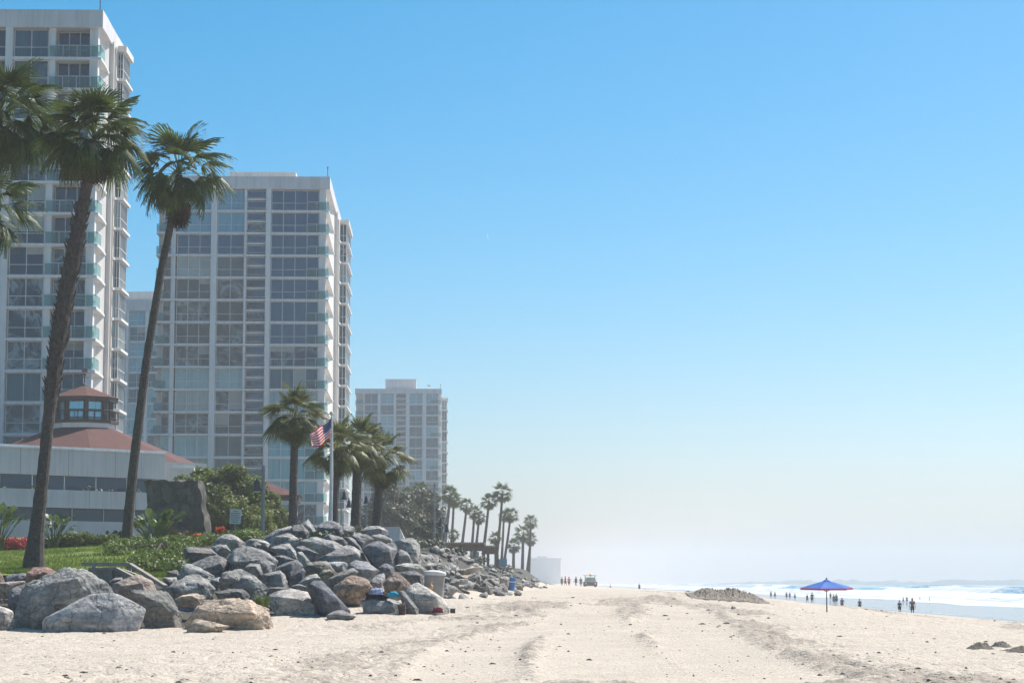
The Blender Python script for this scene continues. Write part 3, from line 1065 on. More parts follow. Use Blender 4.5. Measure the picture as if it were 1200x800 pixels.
BOULDERS = [
    ([(16, 731), (27, 683), (51, 671), (72, 667), (96, 657), (111, 668), (135, 687), (143, 698), (122, 733), (60, 735)], 'biggest rough dark grey boulder with a crack, behind the smooth pale one', GG, dict(Y=65.5, level=6, rough=.085, depth=.9)),
    ([(48, 732), (51, 724), (72, 712), (105, 695), (117, 690.5), (130, 691.5), (165, 705), (173, 712), (165, 728), (151, 738), (60, 738)], 'smooth light grey boulder with a low peak lying foremost on the sand', GL, dict(Y=63.6, level=6, rough=.022, depth=.6, sharp=40, ledge=.018)),
    ([(8, 701), (15, 688), (28, 683), (40, 690), (30, 716), (14, 716)], 'blue grey boulder wedged against left side of the biggest cracked boulder', GB, dict(Y=67)),
    ([(-16, 684), (10, 681), (30, 680), (28, 687), (10, 694), (-16, 696)], 'flat pinkish slab lying over a dark hollow at the edge of the lawn', PNK, dict(Y=68)),
    ([(-26, 709), (-3, 708), (15, 716), (17, 732), (0, 735), (-26, 735)], 'pale low boulder on the sand by the left edge of the photo', (0.36, .33, .31), dict(Y=64.5)),
    ([(2, 682), (6, 674), (30, 670), (37, 677), (14, 684)], 'blue black small boulder right at the lawn edge', GB, dict(Y=71)),
    ([(30, 679), (31, 671), (40, 664), (57, 663), (67, 668), (64, 675), (45, 680)], 'reddish brown boulder in front of the thick palm trunk', (0.30, .17, .13), dict(Y=70)),
    ([(-16, 670), (0, 669), (5, 677), (5, 686), (-16, 690)], 'brown boulder at the corner of the lawn, cut by left edge', BRN, dict(Y=70)),
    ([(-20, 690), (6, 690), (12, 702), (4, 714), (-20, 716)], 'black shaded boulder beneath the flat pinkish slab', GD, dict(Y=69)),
    ([(131, 684), (148, 678), (160, 673), (178, 676), (183, 692), (156, 701), (133, 697)], 'sandy tan rock below the wooden stair rail', PNK, dict(Y=68)),
    ([(127, 682), (132, 677), (143, 676), (147, 681), (136, 685)], 'small dark rock inside the bend of the stair rail', GD, dict(Y=72)),
    ([(151, 689), (166, 689), (180, 691), (196, 694), (206, 706), (214, 720), (212, 730), (184, 732), (173, 718), (157, 701)], 'jagged dark boulder with a brown face right of the smooth pale one', (0.15, .145, .13), dict(Y=65.2, level=5, rough=.10)),
    ([(202, 703), (215, 697), (233, 694.5), (241, 697), (240, 704), (212, 707)], 'pale tan block lying behind the big tan boulder', TAN, dict(Y=67)),
    ([(217, 731), (229, 713), (242, 699), (263, 697), (290, 702), (315, 713), (323, 722), (324, 733), (318, 736), (225, 736)], 'big tan and brown boulder with a broken right end on the sand', (0.42, .32, .235), dict(Y=64.6, level=6, rough=.07, depth=.8)),
    ([(218, 735), (229, 724), (247, 728), (270, 733), (258, 737), (224, 738)], 'low tan slab at the foot of the big tan boulder', TAN, dict(Y=63)),
    ([(193, 689), (206, 680), (218, 671.5), (230, 671.5), (243, 679), (253, 689), (247, 695), (212, 702), (198, 701)], 'grey faceted boulder with pale veins, up from the jagged dark one', G, dict(Y=70, level=5)),
    ([(208, 676), (217, 658.5), (224, 660), (237, 666), (254, 675), (247, 682), (225, 680)], 'upright wedge shaped grey boulder by the lower end of the stair rail', GG, dict(Y=74)),
    ([(222, 661), (240, 654), (253, 649), (262, 652), (270, 658), (269, 671), (255, 675), (233, 671)], 'flat fronted dark angular boulder below the low shrubs', GD, dict(Y=77)),
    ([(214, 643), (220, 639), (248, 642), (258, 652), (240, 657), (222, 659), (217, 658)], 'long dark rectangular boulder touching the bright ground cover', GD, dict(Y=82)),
    ([(246, 640), (257, 637), (267, 638), (271, 646), (263, 651), (252, 648)], 'small brownish boulder beneath the pale pointed one', G, dict(Y=83)),
    ([(249, 636), (257, 629), (268, 624), (277, 628), (288, 636), (283, 641), (265, 642), (251, 639)], 'pale pointed boulder right below the square sign on a post', (0.33, .30, .275), dict(Y=88)),
    ([(266, 653), (273, 643), (290, 638.5), (311, 644), (326, 657), (322, 666), (300, 670), (270, 669)], 'broad domed grey boulder in the middle of the pile', (0.25, .24, .225), dict(Y=77, level=5)),
    ([(297, 661), (312, 652), (323, 662), (319, 669), (303, 669)], 'rounded dark boulder leaning on the domed one', GD, dict(Y=76)),
    ([(284, 666), (293, 659.5), (305, 660), (308, 669), (295, 671)], 'small angular grey rock below the domed boulder', G, dict(Y=75)),
    ([(254, 684), (260, 672), (282, 666.5), (298, 672), (308, 681), (314, 689), (310, 696), (297, 702), (285, 700), (266, 694)], 'deeply cracked rough grey boulder above the grass tuft', GG, dict(Y=71, level=6, rough=.09)),
    ([(246, 679), (257, 675), (262, 680), (256, 688), (247, 688)], 'small grey rock squeezed beside the deeply cracked one', G, dict(Y=72)),
    ([(251, 694), (270, 689), (287, 689.5), (293, 698), (277, 702), (256, 700)], 'flat dark rock in front of the deeply cracked boulder', (0.16, .15, .14), dict(Y=68.5)),
    ([(306, 673), (328, 667.5), (334, 673), (337, 686), (320, 690), (309, 684)], 'squat grey boulder with a rounded back right of the cracked one', G, dict(Y=75)),
    ([(309, 691), (322, 687), (339, 688), (337, 695), (315, 698)], 'thin dark stone at the top of the pale sandy slab', GD, dict(Y=72)),
    ([(195, 669), (208, 667), (211, 674), (198, 677)], 'small dark stone above the end of the stair rail', GD, dict(Y=77)),
    ([(190, 676), (207, 676), (208, 683), (192, 684)], 'small grey stone at the end of the stair rail', G, dict(Y=74.5)),
    ([(286, 635), (297, 629.5), (310, 633), (319, 638), (310, 642), (292, 642)], 'pale low rock on top of the pile between sign and lamp post', GL, dict(Y=90)),
    ([(294, 638), (300, 633.5), (306, 638), (303, 643), (297, 643)], 'dark fist shaped stone in front of the pale low rock', GD, dict(Y=87)),
    ([(201, 664), (212, 654), (219, 660), (213, 670)], 'black stone in the gap below the ground cover', GD, dict(Y=80)),
    ([(309, 630), (319, 622), (333, 618), (341, 615.5), (343, 622), (333, 629), (318, 637)], 'long grey boulder at the crest right of the lamp post', G, dict(Y=94)),
    ([(316, 635), (323, 628.5), (341, 623), (351, 631), (346, 638), (332, 641), (319, 639)], 'grey boulder with a pale sunny back under the crest', G, dict(Y=90)),
    ([(339, 622), (344, 614.5), (355, 614.5), (362, 623), (360, 632), (350, 634)], 'dark boulder with a round end at the crest', GD, dict(Y=92)),
    ([(352, 612), (361, 606.5), (367, 616), (374, 629), (362, 632), (351, 622)], 'tallest pointed pale boulder on the crest by the palm trunk', (0.31, .30, .275), dict(Y=94)),
    ([(370, 619), (375, 612.5), (386, 608.5), (396, 612), (403, 618), (404, 628), (391, 630), (375, 630)], 'rounded layered dark boulder on the crest below the flag', (0.20, .195, .20), dict(Y=94)),
    ([(400, 619), (408, 615.5), (415, 616), (416, 623), (404, 630)], 'small boulder between the layered one and the lamps', G, dict(Y=96)),
    ([(375, 630), (383, 624.5), (401, 629), (408, 636), (405, 640), (384, 635)], 'thin edged dark slab across the upper slope', GD, dict(Y=90)),
    ([(403, 629), (414, 629), (421, 638), (425, 645), (418, 646), (410, 639)], 'narrow black leaning boulder right of the thin slab', GB, dict(Y=89)),
    ([(345, 638), (354, 631), (368, 628.5), (388, 632), (403, 639), (391, 647), (375, 652), (354, 642)], 'wide flat boulder with a sunny top near the crest', (0.29, .28, .265), dict(Y=86, level=5)),
    ([(345, 640), (355, 639), (374, 648), (366, 659), (354, 653)], 'rough dark boulder under the wide flat one', (0.16, .16, .165), dict(Y=83)),
    ([(368, 656), (384, 648.5), (398, 643), (410, 636.5), (426, 647), (431, 659), (398, 661), (378, 659)], 'large smooth sloping grey boulder with a brown stain', (0.27, .255, .24), dict(Y=83, level=5, rough=.03, ledge=.03)),
    ([(409, 627), (420, 622.5), (437, 633), (427, 642), (420, 638)], 'black faced boulder with pale rim below the lamps', GD, dict(Y=92)),
    ([(316, 642), (324, 636.5), (339, 636), (351, 650), (345, 656), (332, 654)], 'rounded grey boulder in the middle of the upper slope', G, dict(Y=84)),
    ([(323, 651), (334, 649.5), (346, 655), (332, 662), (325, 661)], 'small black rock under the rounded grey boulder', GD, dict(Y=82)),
    ([(315, 668), (332, 660), (347, 654.5), (356, 661), (354, 667), (344, 677), (337, 682), (328, 672)], 'large blue black boulder with a sharp top edge', GB, dict(Y=78, level=5, rough=.03, ledge=.03)),
    ([(346, 646), (354, 645.5), (364, 658), (356, 664), (349, 654)], 'pale sunlit wedge beside the large blue black boulder', (0.40, .38, .35), dict(Y=80.5)),
    ([(354, 663), (362, 659), (370, 655), (384, 657.5), (392, 668), (388, 673), (371, 673), (358, 677)], 'speckled olive grey boulder in the centre of the pile', OL, dict(Y=77, level=5, rough=.07)),
    ([(338, 679), (346, 670), (355, 665), (358, 670), (355, 677), (345, 683)], 'dark wedge between blue black and speckled boulders', GD, dict(Y=76)),
    ([(347, 684), (360, 674), (371, 671), (377, 678), (364, 687), (354, 691)], 'grey boulder with light streaks behind the tall leaning black one', G, dict(Y=74)),
    ([(338, 687), (350, 683.5), (361, 688), (353, 692)], 'thin black stone behind the pale sandy slab', GD, dict(Y=73)),
    ([(359, 691), (360, 684), (366, 680), (375, 677.5), (388, 691), (399, 702), (411, 715), (404, 717), (381, 720), (371, 700)], 'tall black leaning boulder standing in the sand', (0.085, .09, .105), dict(Y=69.5, level=5, rough=.025, ledge=.025)),
    ([(382, 721), (391, 714), (401, 713.5), (418, 722), (404, 726), (386, 727)], 'small low grey stone on sand before the leaning black one', G, dict(Y=68)),
    ([(372, 674), (378, 666.5), (386, 666.5), (392, 672), (380, 682)], 'small olive brown rock between the speckled and slanting stones', (0.20, .18, .13), dict(Y=75)),
    ([(380, 681), (398, 670), (414, 664.5), (421, 670), (404, 680), (388, 692)], 'slanting long slab of brownish grey stone', (0.23, .215, .19), dict(Y=75)),
    ([(388, 691), (397, 683), (406, 675.5), (417, 672.5), (433, 678), (438, 688), (424, 700), (410, 696)], 'mottled rusty brown boulder left of the dropped clothing', (0.30, .215, .15), dict(Y=73, level=5, rough=.09)),
    ([(382, 659), (395, 657), (408, 659), (406, 668), (396, 665)], 'flat grey stone under the smooth sloping boulder', GL, dict(Y=80)),
    ([(406, 664), (411, 658.5), (417, 655.5), (430, 657.5), (446, 669), (433, 676), (422, 673), (413, 671)], 'black and white boulder with a bright sunny flank', (0.24, .24, .245), dict(Y=78, level=5)),
    ([(424, 643), (430, 637), (442, 632.5), (453, 633.5), (466, 641), (465, 656), (453, 662), (440, 664), (429, 652)], 'largest dark smooth boulder at right end of the high pile', (0.155, .155, .165), dict(Y=83, level=5, rough=.025, ledge=.025)),
    ([(432, 684), (441, 675.5), (450, 679), (449, 689), (438, 690)], 'pale grey lump between rusty boulder and brown pointed rock', G, dict(Y=74)),
    ([(310, 699), (325, 692), (340, 688.5), (368, 694), (374, 704), (378, 714), (350, 716), (322, 714)], 'pale slab half buried in sand left of the leaning black boulder', (0.44, .40, .36), dict(Y=70, level=5, rough=.025, ledge=.025)),
    ([(421, 623), (430, 616), (440, 614), (450, 618), (456, 623), (453, 629), (437, 628)], 'flat topped grey boulder at the crest before the palms', G, dict(Y=96)),
    ([(417, 626), (430, 624.5), (438, 632), (427, 641), (418, 642)], 'black boulder under the flat topped one', GD, dict(Y=92)),
    ([(432, 628), (447, 624.5), (459, 630), (461, 635), (442, 635)], 'long low grey boulder right of the crest', G, dict(Y=93)),
    ([(452, 636), (463, 636), (469, 654), (458, 661), (452, 648)], 'black upright stone joined to the largest dark smooth boulder', GD, dict(Y=83.5)),
    ([(462, 634), (472, 630), (485, 630.5), (492, 638), (494, 656), (483, 661), (475, 648)], 'grey boulder with layered top at right end of the high pile', G, dict(Y=85, level=5)),
    ([(465, 641), (478, 646), (484, 658), (476, 663), (464, 661)], 'dark triangular stone below the layered top boulder', GD, dict(Y=83)),
    ([(442, 666), (450, 658.5), (462, 664), (463, 671), (448, 674)], 'single dark domed stone below the largest dark boulder', GB, dict(Y=79)),
    ([(461, 663), (475, 658.5), (492, 661), (500, 668), (475, 671)], 'pale greenish flat slab above the concrete drum', (0.33, .33, .28), dict(Y=81)),
    ([(467, 669), (485, 667), (496, 673), (497, 684), (485, 682)], 'blue grey boulder left of the concrete drum', GB, dict(Y=76.5)),
    ([(432, 684), (437, 677), (443, 672.5), (451, 671), (451, 688), (438, 690)], 'pale angular boulder above the dropped clothing', GL, dict(Y=74.5)),
    ([(449, 684), (452, 675), (462, 670), (473, 675), (483, 683), (473, 694), (453, 691)], 'pinkish brown pointed boulder above the cyan cloth', (0.28, .205, .16), dict(Y=73, level=5)),
    ([(421, 703), (430, 700), (442, 698.5), (468, 702.5), (473, 705), (470, 716), (453, 718), (440, 717), (426, 714)], 'low block with dark front carrying the dropped clothing', (0.27, .27, .27), dict(Y=70.5, level=5)),
    ([(466, 693), (473, 691), (483, 709), (491, 714), (478, 716), (471, 704)], 'narrow dark leaning stone left of the smooth pale slab', GD, dict(Y=70)),
    ([(466, 708), (475, 705), (476, 716), (467, 716)], 'small chocolate brown stone at the foot of the pale slab', (0.11, .07, .06), dict(Y=69.5)),
    ([(473, 692), (480, 685), (488, 680.5), (505, 690), (520, 700), (528, 711), (527, 717), (490, 717), (480, 708)], 'big smooth pale leaning slab in front of the concrete drum', (0.43, .385, .34), dict(Y=71, level=5, rough=.02, ledge=.02)),
]
for poly, lab, tint, kw in BOULDERS:
    boulder(poly, lab, tint, **kw)

# boulders that fill the heart of the pile, seen only in the gaps
def loose_stone(p, size, tint, label, group, level=3, name='boulder', flat=.7):
    ROCKN[0] += 1
    r = random.Random(ROCKN[0] * 31 + 7)
    pts = []
    for _ in range(9):
        v = Vector((r.gauss(0, 1), r.gauss(0, 1), r.gauss(0, 1))).normalized()
        pts.append((v.x * size * .5, v.y * size * .5, v.z * size * .5 * flat))
    me = rock_mesh(np.array(pts), (size / 2, size / 2, size * flat / 2), ROCKN[0], level, 90, 0.05)
    ob = link(name, me)
    ob.location = p
    ob.rotation_euler = (r.uniform(-.4, .4), r.uniform(-.4, .4), r.uniform(0, 6.28))
    ob.color = (*[min(.6, c * TB) for c in tint], 1)
    tag(ob, label, 'boulder' if name == 'boulder' else 'rock', group)
    return ob


for k in range(70):
    Y = rng.uniform(67, 90)
    px = rng.uniform(190, 480) if Y > 74 else rng.uniform(-30, 400)
    X = (px - 600) / FPX * Y
    z = hz(X, Y)
    if float(inland(np.array([X]), np.array([Y]))[0]) < 2.5:
        continue
    loose_stone((X, Y + 1.0, z - 0.25), rng.uniform(.9, 1.5), rng.choice([G, GD, GG, GB]), 'dark stone wedged deep in gaps between the big boulders', 'filler stones deep in the pile')

# lower rubble revetment running on along the beach
rr = random.Random(99)
for k in range(296):
    if k < 180:
        Y = 81 + 62 * rr.random() ** 1.1
    else:
        Y = 143 * (330 / 143) ** rr.random()
    tx = float(np.interp(Y, _toeY, _toeX))
    q = -0.15 + 5.6 * rr.random() ** 0.85
    X = tx - q
    if (X / Y) * FPX + 600 < 492:
        continue
    base = max(hz(X, Y), hz(tx + .3, Y) + min(q, 3.2) * .46)
    sz = rr.uniform(.5, 1.2) * (1.0 if q > .6 else .75)
    t = rr.choice([G, GG, GD, G, GG, (0.26, .245, .22), (0.30, .25, .2), (.22, .19, .16)])
    if k >= 265:
        q = 3.5 + 5.5 * rr.random(); Y = 86 + 60 * rr.random(); tx = float(np.interp(Y, _toeY, _toeX)); X = tx - q; base = hz(X, Y)
    far = Y > 143
    loose_stone((X, Y, base - sz * .02), sz, t,
                'broken stone in the low far rubble bank beyond the trash can' if far else 'broken stone in the low rubble bank between the concrete drum and the blue trash can',
                'rubble stones far along the beach' if far else 'rubble stones beyond the concrete drum', level=3 if sz < .8 else 4, name='rubble_stone')
boulder([(535, 668), (548, 665), (563, 663), (567, 665), (550, 669), (540, 671)], 'long pale flat slab lying on top of the rubble bank', (0.45, .38, .31), Y=112, cat='rock', name='rubble_stone', group='rubble stones beyond the concrete drum')
boulder([(602, 694), (606, 692), (612, 694), (611, 696.5), (603, 697)], 'lone dark stone on the sand in front of the blue trash can', GD, Y=118, cat='rock', name='rubble_stone', group='rubble stones beyond the concrete drum')
boulder([(584, 676), (592, 673.5), (597, 677), (596, 685), (587, 686)], 'pale tan stone leaning on the blue trash can', (0.36, .31, .26), Y=139, cat='rock', name='rubble_stone', group='rubble stones beyond the concrete drum')
# ------------------------------------------------------------------ towers
WKIND = ['glass_dark', 'glass_blue', 'glass_teal', 'glass_pale', 'glass_wavy_refl', 'glass_mid']


def set_mat(o, m):
    o.material_slots[0].link = 'OBJECT'
    o.material_slots[0].material = m


def window_mesh(x0, x1, n, h, transom=0.36, fr=0.07, tr=True, seed=0):
    """white frame with n upright panes, and the glass as one sheet behind the bars"""
    f = MB()
    y0, y1 = 0.0, 0.10
    f.box(x0, x1, y0, y1, 0.0, fr); f.box(x0, x1, y0, y1, h - fr, h)
    for k in range(n + 1):
        xx = x0 + (x1 - x0) * k / n
        a = min(max(xx - fr / 2, x0), x1 - fr)
        f.box(a, a + fr, y0, y1, fr, h - fr)
    if tr:
        for k in range(n):
            a = x0 + (x1 - x0) * k / n + fr * .52
            b = x0 + (x1 - x0) * (k + 1) / n - fr * .52
            f.box(a, b, y0 + .01, y1 - .01, transom * h, transom * h + fr * .8)
    g = MB()
    g.box(x0 + .01, x1 - .01, 0.06, 0.09, 0.01, h - .01)
    return f.mesh('window', M['white']), g.mesh('pane', M['glass_dark'])


def tower(name, label, px_corner, Ycorner, storey, nst, py_slab_top, layout, W, D, py_roof, rz=1.76, seed=0, group=None,
          pent=None, base_z=2.0, rounded=False, sidew=None, recess=(), choose=None, mat='white'):
    """layout: list of (kind, x0, x1, panes) measured in metres from the corner nearest the sea, leftwards negative"""
    r = random.Random(seed)
    cor = at(px_corner, py_slab_top, Ycorner)
    ztop = cor.z                       # top floor's floor level
    zroof = at(px_corner, py_roof, Ycorner).z
    root = empty(name, (cor.x, Ycorner, 0), R(rz))
    tag(root, label, 'building', group)
    wm = M[mat]
    floors = [ztop - storey * k for k in range(nst)]
    floors = [z for z in floors if z > base_z]
    zb = floors[-1] - storey
    zpar = ztop + storey - 0.18        # underside of the parapet
    # body
    b = MB()
    b.box(-W + .15, -1.25, 1.6, D, zb - 2, zpar + .3)
    b.build('wall', M['cream'], root)
    # side wall towards the sea: an upright panel, a fin and a recess
    sw = MB()
    sw.prism([(-1.2, 2.6), (-0.22, D * .42), (-0.22, D * .46), (-1.2, D * .46)], zb - 2, zpar + .25)
    sw.build('side_wall', M['cream'], root)
    fn = MB(); fn.box(-0.6, 0.22, D * .46 + .01, D * .46 + .3, zb - 2, zpar + .28); fn.build('fin', M['cream'], root)
    sw = MB(); sw.box(-1.2, -0.25, D * .46 + .31, D * .60, zb - 2, zpar + .25); sw.build('side_wall', M['cream'], root)
    sw = MB(); sw.box(-1.2, 0.16, D * .60 + .003, D * .995, zb - 2, zpar + .24); sw.build('side_wall', M['cream'], root)
    # floor slabs
    poly = [(-W, 0.0), (0.0, 0.0), (0.0, 2.6), (-0.15, D * .42), (-0.15, D * .60), (0.22, D * .60 + .1), (0.9, D * .78), (0.9, D), (-W, D)]
    sl = MB(); sl.prism(poly, -0.26, 0.0)
    me = sl.mesh('floor_slab', wm)
    for z in floors:
        o = link('floor_slab', me, root); o.location = (0, 0, z)
    # upright piers
    for kind, x0, x1, n in layout:
        if kind == 'pier':
            p = MB(); p.box(x0, x1, -0.14, 1.7, zb - 2, zpar + .1); p.build('pier', wm, root)
        if kind == 'column':
            for z in floors:
                pass
            p = MB()
            p.box(x0, x1, 0.25, 1.2, zb - 2, zpar + .1); p.build('column', wm, root)
    # windows
    cache = {}
    h = storey - 0.27
    for k, z in enumerate(floors):
        mood = r.random()
        for bi, (kind, x0, x1, n) in enumerate(layout):
            if kind == 'bay' or kind == 'deep':
                yy = 0.42 if kind == 'bay' else 1.35
                var = r.choice([0, 0, 1, 2])
                key = (bi, var)
                if key not in cache:
                    cache[key] = window_mesh(x0 + .02, x1 - .02, n, h, transom=[.36, .30, .36][var], tr=(var != 1))
                fme, gme = cache[key]
                w = link('window', fme, root); w.location = (0, yy, z + .005)
                g = link('pane', gme, w)
                kd = choose(k, bi, r) if choose else r.choice(WKIND)
                set_mat(g, M[kd])
                if r.random() < .42 and n > 1 and kd not in ('glass_teal', 'glass_pale', 'glass_blue'):
                    c0 = r.randrange(n); c1 = min(n, c0 + r.choice([1, 1, 2, n])); hh = h * r.choice([.25, .4, .55, .9])
                    bl = MB(); wd = (x1 - x0) / n
                    bl.box(x0 + c0 * wd + .06, x0 + c1 * wd - .06, 0.048, 0.057, h - .05 - hh, h - .05)
                    bo = bl.build('blind', M[r.choice(['blind', 'blind', 'blind_warm'])], w)
                if kind == 'deep':
                    pass
            elif kind == 'slot':
                key = (bi, 's')
                if key not in cache:
                    cache[key] = window_mesh(x0 + .02, x1 - .02, 1, h * .36, tr=False, fr=.05)
                    sp = MB(); sp.box(x0, x1, 0.18, .7, -.10, .10)
                    cache[(bi, 'sp')] = sp.mesh('spandrel', wm)
                fme, gme = cache[key]
                for q in (0.10, 0.62):
                    w = link('slot_window', fme, root); w.location = (0, .45, z + h * q)
                    g = link('pane', gme, w)
                    set_mat(g, M[r.choice(['glass_blue', 'glass_mid', 'glass_dark', 'glass_wavy_refl'])])
                o = link('spandrel', cache[(bi, 'sp')], root); o.location = (0, 0, z + h * .54)
    # glass rails round the corner balconies
    rl = MB()
    rl.box(recess[0], -.03, 0.02, 0.05, 0.06, 1.08); rl.box(-.06, -.03, 0.052, 2.4, 0.06, 1.08)
    tm = rl.mesh('balcony_rail', M['rail'])
    tp = MB(); tp.box(recess[0], -.02, 0.0, 0.07, 1.085, 1.13); tp.box(-.08, -.01, .075, 2.4, 1.085, 1.13)
    for q in np.arange(recess[0], -.1, 1.3):
        tp.box(q, q + .04, 0.0, .018, .0, 1.083)
    tpm = tp.mesh('rail_cap', wm)
    for z in floors:
        o = link('balcony_rail', tm, root); o.location = (0, 0, z)
        link('rail_cap', tpm, o)
    if len(recess) > 1:      # far left corner balcony
        rl = MB(); rl.box(-W + .03, recess[1], 0.02, 0.05, 0.06, 1.08); rl.box(-W + .03, -W + .06, 0.052, 2.4, .06, 1.08)
        tm = rl.mesh('balcony_rail', M['rail'])
        for z in floors:
            o = link('balcony_rail', tm, root); o.location = (0, 0, z)
    # corner windows on the side, behind the corner balcony
    fme, gme = window_mesh(0, 1.7, 2, h, tr=False)
    for z in floors:
        w = link('window', fme, root); w.location = (-1.10, .85, z + .005); w.rotation_euler = (0, 0, R(90))
        w.scale = (1, 1, 1)
        g = link('pane', gme, w); set_mat(g, M[r.choice(['glass_dark', 'glass_mid', 'glass_teal'])])
    # bay at the back of the sea side
    y0, y1 = D * .66, D * .97
    x1 = (sidew or 1.2)
    bw = MB(); bw.box(0.17, x1, y0, y1, -1.15, 0.0); bwm = bw.mesh('bay_parapet', M['cream'])
    bs = MB(); bs.box(0.17, x1 + .28, y0 - .25, y1 + .25, -0.25, 0); bsm = bs.mesh('bay_slab', wm)
    fme, gme = window_mesh(0.0, x1 - .2, 2, h - .05, tr=True)
    f2, g2 = window_mesh(0.0, y1 - y0 - .1, 5, h - .05, tr=True)
    for z in floors:
        o = link('bay_slab', bsm, root); o.location = (0, 0, z + .004)
        w = link('bay_window', fme, root); w.location = (.18, y0 + .02, z + .01)
        g = link('pane', gme, w); set_mat(g, M[r.choice(['glass_dark', 'glass_mid', 'glass_pale', 'glass_wavy_refl'])])
        w = link('bay_window', f2, root); w.location = (x1, y0 + .12, z + .01); w.rotation_euler = (0, 0, R(90))
        g = link('pane', g2, w); set_mat(g, M[r.choice(['glass_mid', 'glass_pale'])])
    bs = MB(); bs.box(0.17, x1 + .3, y0 - .3, y1 + .3, zpar - .1, zpar + .5); bs.build('bay_roof', M['cream'], root)
    # parapet and roof
    pp = MB()
    pp.prism([(-W - .1, -.25), (.12, -.25), (.12, 2.6), (.05, D * .46), (.05, D + .1), (-W - .1, D + .1)], zpar + .004, zroof)
    pp.build('parapet', M['parapet'], root)
    if pent:
        a0, a1, hh = pent
        p = MB(); p.box(a0, a1, 3.0, 9.5, zroof - .5, zroof + hh); ph = p.build('penthouse', M['cream'], root)
        v = MB(); v.box(a0 + .8, a0 + 3.2, 2.94, 2.985, zroof + .25, zroof + hh - .35); v.build('vent_panel', M['parapet'], ph)
    a = MB(); a.box(-.25, -.17, 0.0, .08, zroof, zroof + 1.1); a.box(-.29, -.13, -.04, .12, zroof + 1.1, zroof + 1.35)
    a.build('roof_lamp', M['dark_metal'], root)
    return root


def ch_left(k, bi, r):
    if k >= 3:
        return r.choice(['glass_dark', 'glass_dark', 'glass_wavy_refl', 'glass_wavy_refl', 'glass_mid'])
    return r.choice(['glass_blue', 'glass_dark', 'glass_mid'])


# nearest tower, cut by the left edge of the photo
LY1 = [('bay', -4.0, -1.15, 3), ('column', -1.13, -.35, 0), ('column', -4.95, -4.35, 0),
       ('bay', -8.25, -4.98, 2), ('pier', -8.95, -8.30, 0), ('bay', -12.2, -8.98, 2), ('pier', -12.9, -12.25, 0),
       ('bay', -16.2, -12.95, 2), ('pier', -16.9, -16.25, 0), ('bay', -20.2, -16.95, 2), ('column', -21, -20.3, 0), ('bay', -23.6, -21.05, 3)]
LY1[0] = ('deep', -4.3, -1.15, 3)
tower('apartment_tower', 'nearest white apartment tower with corner balconies, cut by the left edge', 118.7, 204.5, 2.95, 17, 67, LY1, 24.2, 14.0,
      12.5, seed=3, recess=(-4.9, -22.8), choose=ch_left, sidew=.75)


def ch_mid(k, bi, r):
    right = bi == 0
    if k <= 2:
        if right:
            return 'glass_blue'
        return ['glass_teal', 'glass_teal', 'glass_blue'][k]
    if k == 8 and not right:
        return 'glass_teal'
    if right and k < 9:
        return r.choice(['glass_blue', 'glass_blue', 'glass_mid', 'glass_wavy_refl'])
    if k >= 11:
        return r.choice(['glass_mid', 'glass_pale', 'glass_wavy_refl', 'glass_mid', 'glass_dark', 'glass_teal'])
    return r.choice(['glass_wavy_refl', 'glass_wavy_refl', 'glass_dark', 'glass_mid', 'glass_dark', 'glass_wavy_refl', 'glass_pale'])


LY2 = [('bay', -7.6, -1.28, 4), ('column', -1.25, -.38, 0), ('pier', -8.25, -7.62, 0), ('slot', -10.78, -8.27, 1), ('pier', -11.05, -10.80, 0),
       ('bay', -14.65, -11.07, 2), ('pier', -15.4, -14.67, 0), ('bay', -20.05, -15.42, 4), ('column', -20.6, -20.08, 0), ('bay', -21.7, -20.62, 1)]
LY2[7] = ('bay', -19.9, -15.42, 3)
tower('apartment_tower', 'tall white apartment tower behind the flagpole with a slot of small windows', 385.5, 289.0, 2.95, 15, 246.5, LY2, 22.6, 42.0,
      207.5, seed=8, recess=(-2.9, -21.2), choose=ch_mid, pent=(-13.4, -4.6, 1.2), sidew=1.15)


def ch_far(k, bi, r):
    return r.choice(['glass_teal', 'glass_teal', 'glass_blue', 'glass_mid']) if k else r.choice(['glass_teal', 'glass_blue'])


LY3 = [('bay', -4.1, -.75, 2), ('column', -.72, -.3, 0), ('pier', -5.0, -4.12, 0), ('bay', -8.6, -5.02, 2), ('pier', -9.5, -8.62, 0), ('slot', -12.2, -9.52, 1), ('pier', -12.8, -12.22, 0),
       ('bay', -16.4, -12.82, 2), ('pier', -17.1, -16.42, 0), ('bay', -20.7, -17.12, 2), ('column', -21.2, -20.75, 0)]
tower('apartment_tower', 'hazy distant white apartment tower rising behind the three palm trees', 517.0, 599.0, 2.95, 16, 473.2, LY3, 23.2, 30.0,
      455.5, seed=15, recess=(-3.0, -21.0), choose=ch_far, pent=(-15.2, -6.8, 2.9), sidew=1.6)
LY4 = [('bay', -3.6, -.75, 2), ('column', -.72, -.3, 0), ('pier', -4.2, -3.62, 0), ('bay', -7.4, -4.22, 2), ('pier', -7.9, -7.42, 0), ('bay', -11.2, -7.92, 2), ('pier', -11.8, -11.22, 0),
       ('bay', -15.4, -11.82, 2), ('pier', -16.1, -15.42, 0), ('bay', -19.7, -16.12, 2), ('column', -20.2, -19.75, 0)]
tower('apartment_tower', 'pale apartment tower seen in the narrow gap between the two nearest towers', 196.0, 419.0, 2.95, 13, 381, LY4, 22.0, 26.0,
      351, rz=-4.0, seed=21, recess=(-3.0, -20.0), choose=lambda k, b, r: r.choice(['glass_teal', 'glass_mid', 'glass_mid']), pent=(-14.0, -2.0, 2.0))

